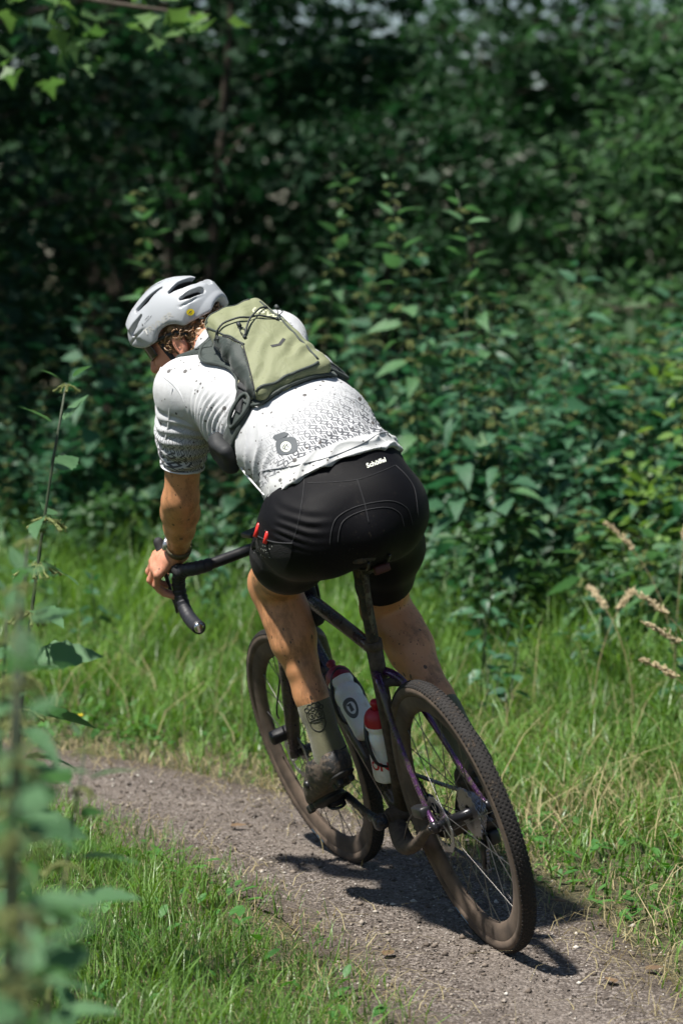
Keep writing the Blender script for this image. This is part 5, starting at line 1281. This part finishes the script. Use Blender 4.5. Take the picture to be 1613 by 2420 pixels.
# ------------------------------------------------------------------ leaves, nettles
def leaf_shape(L=1., W=.42, n=7, serr=.05, fold=.22, droop=.30):
    """serrated pointed leaf along +x, folded on the midrib; base at the origin"""
    V, F = [], []
    for i in range(n + 1):
        t = i / n; w = W * math.sin(math.pi * min(t ** .72, 1)) ** .9 * .5 * (1 - .25 * t) if 0 < t < 1 else 0
        w *= 1 + (serr * 3 if i % 2 else -serr); z = -droop * t * t * L
        V += [(t * L, w, z + fold * w), (t * L, 0, z), (t * L, -w, z + fold * w)]
    for i in range(n):
        a = 3 * i; F += [(a, a + 1, a + 4, a + 3), (a + 1, a + 2, a + 5, a + 4)]
    return np.array(V), F
def mleaf(name, mat, **k):
    v, f = leaf_shape(**k); me = mesh(name, v, f, mat); fattr(me, "tint", np.full(len(v), .5)); return me
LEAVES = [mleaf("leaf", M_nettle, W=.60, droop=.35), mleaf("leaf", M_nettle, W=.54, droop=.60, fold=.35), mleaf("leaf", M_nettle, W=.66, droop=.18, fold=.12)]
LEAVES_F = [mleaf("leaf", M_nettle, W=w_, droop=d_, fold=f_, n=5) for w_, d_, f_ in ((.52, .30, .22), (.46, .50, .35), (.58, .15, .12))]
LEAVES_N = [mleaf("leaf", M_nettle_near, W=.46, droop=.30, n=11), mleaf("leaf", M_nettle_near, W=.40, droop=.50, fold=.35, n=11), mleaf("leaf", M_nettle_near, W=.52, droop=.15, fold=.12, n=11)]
def catkin(r_, fine=True, L=1.):
    out = []
    for _ in range(8 if fine else 5):
        a = r_.uniform(0, 6.28); d = A(math.cos(a), math.sin(a), 0)
        P = [d * L * t * .8 + A(0, 0, (.15 * t - .5 * t * t) * L) + A(r_.gauss(0, .03), r_.gauss(0, .03), 0) * L for t in np.linspace(0, 1, 6)]
        rr = [(.034 if fine else .055) * L * (1 + .9 * (i % 2)) for i in range(6)]; out.append(tube(P, rr, 4 if fine else 3, caps=False))
        if fine:
            for p in P[1:] * 2: q = p + A(r_.gauss(0, .07), r_.gauss(0, .07), r_.gauss(0, .06)) * L; out.append((q + ico * .036 * L, [tuple(x) for x in icf]))
    v, f = join(*out); me = mesh("flower_cluster", v, f, M_flower); fattr(me, "tint", np.full(len(v), .5)); return me
_r = random.Random(3); CATK = [catkin(_r) for _ in range(3)]; CATK_F = [catkin(_r, False) for _ in range(3)]
def nettle_plan(r_, h, nodes, L0, top=.35, lean=None, step=None):
    """stem points and a list of leaf / flower placements (matrix, kind)"""
    la = r_.uniform(0, 6.28) if lean is None else lean[0]; ll = r_.uniform(.02, .14) if lean is None else lean[1]
    stem = lambda t: A(math.cos(la) * ll * h * t ** 1.8, math.sin(la) * ll * h * t ** 1.8, h * t)
    items = []; az = r_.uniform(0, 3.14) if step is None else -.5
    for i in range(nodes):
        t = 1 - (1 - .10) * (1 - (i / (nodes - 1)) ** .85); p = stem(t); az += (math.pi / 2 if step is None else step) + r_.gauss(0, .2)
        L = L0 * np.interp(t, [.1, .55, .8, .95, 1.], [.75, 1.0, .86, .58, .30]) * r_.uniform(.8, 1.2)
        for s in (0, math.pi):
            if r_.random() < .06: continue
            pitch = np.interp(t, [0, .7, 1], [-.30, .02, .75]) + r_.gauss(0, .22); a = az + s + r_.gauss(0, .25)
            M = Matrix.Translation(Vector(p)) @ Matrix.Rotation(a, 4, 'Z') @ Matrix.Rotation(-pitch, 4, 'Y') @ Matrix.Rotation(r_.gauss(0, .35), 4, 'X') @ Matrix.Translation((.02, 0, 0)) @ Matrix.Diagonal((L, L, L, 1))
            items.append((M, 'leaf'))
        if t > .45 and r_.random() < .8:
            items.append((Matrix.Translation(Vector(p + A(0, 0, -.005))) @ Matrix.Rotation(r_.uniform(0, 6), 4, 'Z') @ Matrix.Diagonal((*([L0 * np.interp(t, [.4, .8, 1], [.45, .42, .25])] * 3), 1)), 'flower'))
    return [stem(t) for t in np.linspace(0, 1, 9)], items
def me_tf(me, M):
    v = np.empty(len(me.vertices) * 3); me.vertices.foreach_get('co', v); v = v.reshape(-1, 3); m = np.array(M); return v @ m[:3, :3].T + m[:3, 3], [tuple(p.vertices) for p in me.polygons]
def nettle_parts(r_, h, nodes, L0, leaves, rad=.0042, lean=None, seed=None):
    if seed is not None: r_ = random.Random(seed)
    """a nettle with every leaf and flower cluster its own object"""
    root = empty("nettle"); pts, items = nettle_plan(r_, h, nodes, L0, lean=lean, step=2.75 if seed == 60 else None)
    o = obj("stem", tube(pts, [rad, rad * .9, rad * .5], 7), M_stem, root)
    for M, k in items:
        o = link(bpy.data.objects.new("leaf" if k == 'leaf' else "flower_cluster", r_.choice(leaves if k == 'leaf' else CATK)), root); o.matrix_local = M
    return root
def nettle_joined(r_, h, nodes, L0):
    pts, items = nettle_plan(r_, h, nodes, L0); stems = [tube(pts, [.005, .004, .002], 6)]
    for _ in range(3):                           # side shoots from the same root
        b = Matrix.Translation((r_.gauss(0, .07), r_.gauss(0, .07), 0)); p2, i2 = nettle_plan(r_, h * r_.uniform(.55, .92), nodes - 4, L0, lean=(r_.uniform(0, 6.28), r_.uniform(.06, .22)))
        stems.append(tube(np.array(p2) + np.array(b.translation), [.004, .003, .0015], 5)); items += [(b @ M, k) for M, k in i2]
    sm = mesh("stem", *join(*stems), M_stem)
    out = []; tn = []
    for M, k in items:
        if k == 'leaf': v, f = me_tf(r_.choice(LEAVES_F), M); out.append((v, f)); tn += [r_.random()] * len(v)
    fm = mesh("foliage", *join(*out), M_nettle); fattr(fm, "tint", tn)
    fl = [me_tf(r_.choice(CATK_F), M) for M, k in items if k == 'flower' and r_.random() < .6]
    cm = mesh("flower_clusters", *join(*fl), M_flower) if fl else None
    return sm, fm, cm
def put(root, x, y, rz=0., s=1., tilt=0.):
    root.location = (x, y, float(pz(np.array([[x, y, 0.]]))[0])); root.rotation_euler = (tilt, 0, rz); root.scale = (s, s, s); return root
nr = random.Random(11)
# the thicket: leading plants piece by piece, the mass behind them from a few joined patterns
LEAD = [(-.14, 12.7, 1.90, "tall flowering nettle rising just right of the helmet, above the backpack"), (.36, 12.1, 1.86, "tall flowering nettle above the middle of the thicket, right of the person"),
        (.70, 11.4, 1.80, "tall nettle with a dense pale tip near the right of the thicket"), (-.73, 12.9, 1.82, "flowering nettle just left of and above the person's helmet"),
        (1.36, 11.2, 1.48, "bright leafy nettle at the right edge of the picture"), (.66, 10.9, 1.10, "low nettle beside the person's right hip"),
        (.93, 10.7, .66, "small pale nettle standing in the grass right of the rear wheel"), (1.17, 10.6, .60, "small leafy nettle at the grass edge on the right"),
        (-1.15, 13.0, 1.42, "nettle in the shade at the left edge behind the trail"), (-.80, 12.9, 1.15, "nettle between the foreground stem and the person's shoulder"),
        (-.48, 12.6, .85, "low nettle behind the person's left forearm"), (-.02, 12.4, .85, "low nettle behind the handlebar and left hand"), (.47, 11.4, 1.45, "leafy nettle behind the person's right flank")]
for x, y, h, lab in LEAD:
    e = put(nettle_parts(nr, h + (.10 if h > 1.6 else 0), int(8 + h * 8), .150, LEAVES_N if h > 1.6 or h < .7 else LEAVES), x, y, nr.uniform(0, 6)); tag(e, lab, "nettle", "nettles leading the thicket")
PATT = [nettle_joined(nr, nr.uniform(1.35, 1.85), nr.randint(15, 19), L_) for L_ in (.11, .13, .145, .15, .16, .17, .19, .14)]
spots = []
while len(spots) < 225:
    x, y = nr.uniform(-3.2, 3.4), nr.uniform(11.0, 13.6)
    y += np.interp(x, [-.2, .6], [1.5, .2])
    if all((x - a) ** 2 + (y - b) ** 2 > .125 ** 2 for a, b in spots): spots.append((x, y))
for x, y in spots:
    e = empty("nettle"); sm, fm, cm = nr.choice(PATT)
    fm = fm.copy(); link(bpy.data.objects.new("stem", sm), e); o = link(bpy.data.objects.new("foliage", fm), e); o['kind'] = 'stuff'
    if cm: o = link(bpy.data.objects.new("flower_clusters", cm), e); o['kind'] = 'stuff'
    yr = y - np.interp(x, [-.2, .6], [1.5, .2]); s = np.interp(yr, [11.0, 11.5, 12.2], [.55, .82, 1.0]) * nr.uniform(.74, .98); s *= np.interp(x, [-1.5, -.6], [.85, 1]); put(e, x, y, nr.uniform(0, 6.28), s, nr.gauss(0, .06))
    row = "front row" if yr < 11.8 else ("middle" if yr < 12.7 else "back")
    side = "left of the picture" if x < -1.45 else ("left of the person" if x < -.55 else ("behind the person" if x < .45 else ("right of the person" if x < 1.0 else ("at the right picture edge" if x < 1.5 else "right of the picture"))))
    tag(e, "leafy green nettle in the %s of the dense thicket, %s" % (row, side), "nettle", "nettles massed in the thicket")
# foreground nettles on the left, out of focus towards the camera
LOW = [nettle_joined(random.Random(90 + i), .62, 8, .10) for i in range(3)]
lr = random.Random(17)
for i in range(26):
    x, y = (lr.uniform(.40, 1.75), lr.uniform(9.5, 11.0)) if i < 17 else (lr.uniform(-1.5, .2), lr.uniform(10.8, 12.6))
    e = empty("low_nettle"); sm, fm, cm = lr.choice(LOW); link(bpy.data.objects.new("stem", sm), e); o = link(bpy.data.objects.new("foliage", fm), e); o['kind'] = 'stuff'
    put(e, x, y, lr.uniform(0, 6.28), lr.uniform(.45, 1.0), lr.gauss(0, .1)); tag(e, "low young nettle in the long grass %s" % ("right of the person, before the thicket" if i < 17 else "behind the handlebar, before the thicket"), "nettle", "young nettles in the verge")
FORE = [(-.740, 6.15, 1.37, 12, .150, "tall flowering nettle on the left, its tip below the helmet", (.15, .105)), (-.80, 5.7, 1.12, 11, .12, "half hidden nettle at the left picture edge beside the tall stem", None), (-.64, 5.1, 1.02, 12, .115, "blurred leafy nettle low on the left in front of the tall stem", None),
        (-.51, 4.15, 1.18, 14, .125, "blurred nettle at the left edge below the tall stem's middle", (.2, .03)), (-.46, 3.70, 1.08, 12, .11, "strongly blurred nettle at the left picture edge, above the bottom corner", (.1, .03)), (-.415, 3.30, 1.0, 13, .105, "most blurred nettle, nearest the camera in the bottom left corner", (.3, .03)), (-.46, 3.95, .72, 9, .10, "low blurred nettle at the bottom left over the near grass", None), (-.50, 4.5, .86, 12, .12, "blurred nettle between the near grass and the left edge", None),
        (-.350, 2.85, 1.30, 14, .105, "large pale blurred leaves at the left edge, highest of the nearest nettles", (.2, .02)), (-.400, 3.15, 1.20, 15, .11, "pale blurred nettle at the left edge under the highest near one", (.1, .03)), (-.325, 2.70, 1.02, 13, .10, "darkly blurred nettle at the very left, lowest of the nearest", (.3, .02)), (-.575, 4.75, 1.18, 13, .12, "soft focused nettle just below and left of the tall stem's leaves", (.1, .04)), (-.415, 3.45, 1.22, 14, .11, "blurred nettle rising at the left edge between the nearest ones", (.1, .02))]
for i_, (x, y, h, nd, L0, lab, ln_) in enumerate(FORE):
    e = put(nettle_parts(nr, h, nd, L0, LEAVES_N, .0052, ln_, 60 + i_), x, y); tag(e, lab, "nettle", "nettles in the left foreground")
# grass stalks with drooping seed heads on the right verge
def stalk(r_, h, bend, a, lab):
    root = empty("grass_stalk"); d = A(math.cos(a), math.sin(a), 0); f = lambda t: d * bend * h * t ** 2.6 + A(0, 0, h * (t - .30 * bend * t ** 3.2))
    obj("stem", tube([f(t) for t in np.linspace(0, 1, 10)], [.0024, .0018, .0010], 5), M_straw, root); out = []
    for i in range(110):
        t = 1 - .17 * r_.random() ** .8; p = f(t) + A(r_.gauss(0, 1), r_.gauss(0, 1), r_.gauss(0, .8)) * .0045; dd = nrm(f(min(t + .01, 1.01)) - f(t) + A(r_.gauss(0, .004), r_.gauss(0, .004), 0)); out.append(tube([p, p + dd * .007, p + dd * .015], [.001, .0032, .0006], 4))
    v, fc = join(*out); me = mesh("seed_head", v, fc, M_seed); fattr(me, "tint", rng.random(len(v))); o = obj("seed_head", me, None, root); o['kind'] = 'stuff'
    return tag(root, lab, "grass", "seeding grass stalks on the right verge")
for x, y, h, b, a, lab in ((1.18, 9.9, .76, .35, 2.7, "brownish seed head drooping left, topmost of the grass stalks by the nettles"), (1.16, 9.8, .80, .25, 1.2, "upright brownish seed head beside the drooping one by the nettles"), (1.22, 9.9, .82, .2, .4, "rightmost upright seed head of the brownish group"),
                           (1.20, 8.9, .66, .42, 3.0, "pale seed head arching left at the right picture edge, upper of three"), (1.19, 8.6, .60, .45, 3.3, "pale seed head arching left at the right picture edge, middle of three"), (1.15, 8.3, .52, .5, 3.0, "pale arching seed head at the right picture edge, lowest of three"),
                           (.86, 9.6, .55, .35, .7, "short pale grass ear leaning in the verge right of the person"), (.98, 9.4, .60, .4, 2.2, "thin grass ear between the small nettle and the arching heads")):
    put(stalk(nr, h, b, a, lab), x, y)
bc = empty("buttercup"); tag(bc, "small yellow buttercup in the grass left of the front wheel", "flower")
obj("stem", tube(cr([(0, 0, 0), (.01, 0, .06), (.004, .004, .115)], 5), .0013, 5), M_stem, bc)
for i in range(5):
    a = i * 1.2566; v, f = leaf_shape(.014, .013, 5, 0, .1, -.2); m_ = np.array(Matrix.Rotation(a, 3, 'Z') @ Matrix.Rotation(-.35, 3, 'Y')); o = obj("petal", (v @ m_.T + A(.004, .004, .115), f), M_yellow, bc)
put(bc, -.88, 9.42)
M_dead = leaf_mat("fallen_leaf", (.10, .062, .034), (.20, .13, .07), .8, .1)
for i, (x, y, a) in enumerate(((.70, 6.42, .4), (.62, 6.30, 2.0), (.10, 6.55, 1.1), (-.32, 8.05, .2), (.56, 6.95, 2.6))):
    v, f = leaf_shape(.05, .03, 7, .03, .3, -.15); o = tag(obj("fallen_leaf", (v, f), M_dead), ["brown dead leaf on the path right of the rear wheel", "curled brown leaf in front of the rear wheel's right side", "dead leaf lying mid path below the rear wheel", "dry leaf on the path left of the front wheel", "withered leaf in the grass edge behind the rear wheel"][i], "leaf", "dead leaves on the trail")
    fattr(o.data, "tint", np.full(len(v), .3 + .15 * i)); o.location = (x, y, .016 if i < 4 else .05); o.rotation_euler = (.1, .1, a)

# ------------------------------------------------------------------ shrubs and trees
def leaf_cloud(centres, per, spread, L, lobes, mat, flat=.45, r_=None):
    """leaf-sized faces in clumps round the twig ends"""
    n = len(centres) * per; c = np.repeat(centres, per, 0) + rng.normal(0, 1, (n, 3)) * np.array([spread, spread, spread * .62])
    if lobes: tpl = np.array([(0, 0, 0), (.32, .42, .05), (.48, .20, 0), (1, 0, -.14), (.48, -.20, 0), (.32, -.42, .05), (.45, 0, -.03)]); tf = np.array([(0, 6, 1), (1, 6, 2), (2, 6, 3), (3, 6, 4), (4, 6, 5), (5, 6, 0)])
    else: tpl = np.array([(0, 0, 0), (.30, .20, .05), (.62, .18, .02), (1, 0, -.12), (.62, -.18, .02), (.30, -.20, .05), (.5, 0, -.03)]); tf = np.array([(0, 6, 1), (1, 6, 2), (2, 6, 3), (3, 6, 4), (4, 6, 5), (5, 6, 0)])
    az = rng.uniform(0, 2 * np.pi, n); pi_ = rng.normal(-.15, flat, n); ro_ = rng.normal(0, flat, n); s = L * rng.uniform(.6, 1.25, n)
    ca, sa, cp, sp, c2, s2 = np.cos(az), np.sin(az), np.cos(pi_), np.sin(pi_), np.cos(ro_), np.sin(ro_)
    X_ = np.stack([ca * cp, sa * cp, sp], 1); Y0 = np.stack([-sa, ca, 0 * sa], 1); Z0 = np.cross(X_, Y0); Y_ = Y0 * c2[:, None] + Z0 * s2[:, None]; Z_ = np.cross(X_, Y_)
    V = c[:, None] + s[:, None, None] * (tpl[None, :, :1] * X_[:, None] + tpl[None, :, 1:2] * Y_[:, None] + tpl[None, :, 2:] * Z_[:, None])
    F = (tf[None] + 7 * np.arange(n)[:, None, None]).reshape(-1, 3); me = mesh("crown", V.reshape(-1, 3), F, mat, smooth=False)
    tint = np.repeat(np.clip(np.repeat(rng.random(len(centres)), per) * .7 + rng.random(n) * .3, 0, 1), 7); fattr(me, "tint", tint); return me
def grow(r_, h, trunk_r, spread, low, nl, sub, up=.55):
    """trunk, limbs and twig ends"""
    bend = A(r_.gauss(0, .05), r_.gauss(0, .05), 0) * h; tk = lambda t: bend * t * t + A(.03 * h * math.sin(3 * t + 1), .03 * h * math.cos(2.3 * t), 0) * t + A(0, 0, h * t)
    trunk = tube([tk(t) for t in np.linspace(-.02, 1, 14)], [trunk_r * 1.25, trunk_r, trunk_r * .8, trunk_r * .5, trunk_r * .12], 10)
    limbs, tips = [], []
    for i in range(nl):
        t = low + (1 - low) * (i + r_.random()) / nl; a = i * 2.4 + r_.gauss(0, .35); L = spread * (1.15 - .75 * max(t - low, 0) / (1 - low)) * r_.uniform(.75, 1.15); d = A(math.cos(a), math.sin(a), 0); p0 = tk(t)
        lf = lambda s: p0 + d * L * s + A(0, 0, L * (up * s - .45 * s * s)) + A(math.sin(5 * s + i), math.cos(4 * s + i), 0) * .04 * L * s
        limbs.append(tube([lf(s) for s in np.linspace(0, 1, 8)], [trunk_r * .42 * (1 - .5 * t), trunk_r * .25 * (1 - .5 * t), trunk_r * .04], 6))
        for j in range(sub):
            s = r_.uniform(.22, 1.0); b = a + r_.choice((-1, 1)) * r_.uniform(.5, 1.2); q0 = lf(s); l2 = L * r_.uniform(.18, .42); e_ = A(math.cos(b), math.sin(b), r_.uniform(-.35, .35)); q1 = q0 + e_ * l2
            limbs.append(tube([q0, q0 + e_ * l2 * .5 + A(0, 0, .03), q1], [trunk_r * .10, trunk_r * .06, trunk_r * .02], 4, caps=False)); tips += [q0 + e_ * l2 * .45, q1]
    return trunk, join(*limbs), np.array(tips)
def tree(name, x, y, h, tr, spread, low, nl, sub, per, cs, L, lobes, mat, seed, label, cat="tree", group=None, up=.55, copy=None, rz=0., sc=1.):
    e = empty(name)
    if copy is None:
        r_ = random.Random(seed); tk, lb, tips = grow(r_, h, tr, spread, low, nl, sub, up)
        ms = [("trunk", mesh("trunk", *tk, M_bark)), ("limbs", mesh("limbs", *lb, M_bark)), ("crown", leaf_cloud(tips, per, cs, L, lobes, mat))]
    else: ms = copy
    for n_, m_ in ms:
        o = link(bpy.data.objects.new(n_, m_), e)
        if n_ != "trunk": o['kind'] = 'stuff'
    e.location = (x, y, -.02); e.rotation_euler = (0, 0, rz); e.scale = (sc, sc, sc); tag(e, label, cat, group); return ms
# understorey shrubs behind the nettles
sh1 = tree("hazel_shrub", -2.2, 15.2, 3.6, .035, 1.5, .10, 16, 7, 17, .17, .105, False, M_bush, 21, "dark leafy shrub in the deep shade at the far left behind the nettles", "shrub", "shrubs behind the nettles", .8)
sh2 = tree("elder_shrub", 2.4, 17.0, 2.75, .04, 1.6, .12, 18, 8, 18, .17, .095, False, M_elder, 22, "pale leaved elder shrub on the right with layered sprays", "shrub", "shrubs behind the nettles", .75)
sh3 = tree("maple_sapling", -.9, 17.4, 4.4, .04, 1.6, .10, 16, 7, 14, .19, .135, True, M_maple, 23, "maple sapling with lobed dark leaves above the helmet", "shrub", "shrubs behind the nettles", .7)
for i, (ms, nm, x, y, rz, sc, lab) in enumerate(((sh1, "hazel_shrub", .35, 16.6, 2.0, .66, "dark leafy shrub in the gap behind the backpack"), (sh2, "elder_shrub", 3.5, 16.0, 1.1, 1.3, "pale elder shrub at the far right beyond the nettles"), (sh3, "maple_sapling", -2.6, 16.0, 2.6, 1.05, "maple sapling at the upper left with dark lobed leaves"),
                                                 (sh1, "hazel_shrub", .85, 19.0, 4.0, .85, "dark shrub deep behind the middle of the thicket"), (sh1, "hazel_shrub", 3.0, 18.2, 4.4, 1.1, "dark shrub between the two pale elder shrubs"), (sh3, "maple_sapling", 1.6, 20.5, .7, .56, "maple sapling deep in the wood right of centre"), (sh1, "hazel_shrub", -1.2, 18.4, 5.2, 1.15, "dark shrub deep in the wood left of centre"), (sh1, "hazel_shrub", -4.2, 14.8, 3.3, 1.1, "dark shrub beyond the left picture edge"))):
    tree(nm, x, y, 0, 0, 0, 0, 0, 0, 0, 0, 0, 0, None, 0, lab, "shrub", "shrubs behind the nettles", copy=ms, rz=rz, sc=sc)
M_bright = leaf_mat("young_leaf", (.085, .17, .045), (.17, .28, .075), .42, .38)
tree("young_shrub", 1.62, 11.5, 1.40, .014, .42, .12, 12, 6, 9, .075, .085, False, M_bright, 29, "bright yellow green young shrub at the right picture edge among the nettles", "shrub", None, .8)
M_bramble = leaf_mat("bramble_leaf", (.026, .075, .028), (.065, .145, .048), .55, .3)
br = tree("bramble", .62, 10.95, .62, .007, .30, .10, 9, 5, 7, .055, .075, False, M_bramble, 41, "bramble sprawling low right of the person's hip", "bramble", "brambles among the nettles", .9)
for x, y, rz, sc, lab in ((1.02, 11.0, 1., .7, "bramble between the two small nettles on the right"), (1.30, 10.95, 2., .8, "low bramble at the right edge under the young shrub"), (-.25, 12.2, 4., .8, "bramble behind the handlebar in the long grass"), (-.62, 12.4, 5., .8, "bramble behind the person's left forearm"), (-1.05, 12.6, .5, .9, "bramble at the left edge in the shade"), (1.75, 11.2, 2.5, 1.2, "bramble beyond the right picture edge")):
    tree("bramble", x, y, 0, 0, 0, 0, 0, 0, 0, 0, 0, 0, None, 0, lab, "bramble", "brambles among the nettles", copy=br, rz=rz, sc=sc)
# trees of the wood
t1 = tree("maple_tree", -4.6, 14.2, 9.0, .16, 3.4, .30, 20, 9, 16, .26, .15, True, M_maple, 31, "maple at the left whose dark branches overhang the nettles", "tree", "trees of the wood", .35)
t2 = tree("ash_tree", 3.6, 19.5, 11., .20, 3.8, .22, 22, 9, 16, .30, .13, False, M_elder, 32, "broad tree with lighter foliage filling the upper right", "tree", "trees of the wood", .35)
root_ = bpy.data.objects["maple_tree"]; bp_ = np.array([(3.25, -2.05, 2.72), (3.45, -2.2, 2.66), (3.62, -2.15, 2.70), (3.85, -2.3, 2.62), (4.0, -2.2, 2.66), (3.55, -2.3, 2.50), (3.2, -2.2, 2.45), (3.0, -2.0, 2.62)])
o = obj("overhanging_branch", tube(cr([(0, 0, 3.4), (1.3, -.8, 3.35), (2.5, -1.6, 3.0), (3.4, -2.1, 2.76), (4.0, -2.25, 2.66)], 6), [.05, .03, .018, .006], 6), M_bark, root_)
lv = obj("sunlit_spray", leaf_cloud(bp_, 8, .11, .14, True, leaf_mat("maple_leaf_sunlit", (.05, .12, .04), (.13, .23, .075), .5, .4)), None, o); lv['kind'] = 'stuff'  # sunlight on this spray is put into a paler copy of the maple leaf colour
for i, (ms, nm, x, y, rz, sc, lab) in enumerate(((t1, "maple_tree", -1.7, 21.5, 1.2, 1.15, "maple standing deep in the wood behind the helmet"), (t2, "ash_tree", -3.6, 22.5, 2.1, 1.0, "tree with dense foliage filling the upper left distance"), (t2, "ash_tree", 6.8, 24.0, 3.9, 1.1, "tree beyond the right edge of the picture"), (t1, "maple_tree", -7.2, 15.5, 4.1, 1.05, "maple left of the picture shading the trail bend"), (t1, "maple_tree", 4.9, 27.0, 5.0, 1.2, "far maple seen between the lighter trees"), (t2, "ash_tree", -2.6, 29.0, .6, 1.2, "far tree in the middle of the wood"),
                                                 (t1, "maple_tree", 6.9, 13.2, 2.4, 1.0, "maple right of the picture beyond the verge"), (t2, "ash_tree", -6.5, 28.5, 1.5, 1.15, "far tree behind the left side of the wood"), (t2, "ash_tree", 5.8, 31.0, 4.6, 1.2, "far tree behind the right side of the wood"))):
    tree(nm, x, y, 0, 0, 0, 0, 0, 0, 0, 0, 0, 0, None, 0, lab, "tree", "trees of the wood", copy=ms, rz=rz, sc=sc)
# the wood beyond reads as one mass
cs_ = np.stack([rng.uniform(-8, 8, 3600), rng.uniform(21, 30, 3600), rng.uniform(.1, 3.4, 3600)], 1); cs_[::5, 2] += rng.uniform(0, 4, len(cs_[::5])) * np.where(cs_[::5, 0] < 0, 1, .75)
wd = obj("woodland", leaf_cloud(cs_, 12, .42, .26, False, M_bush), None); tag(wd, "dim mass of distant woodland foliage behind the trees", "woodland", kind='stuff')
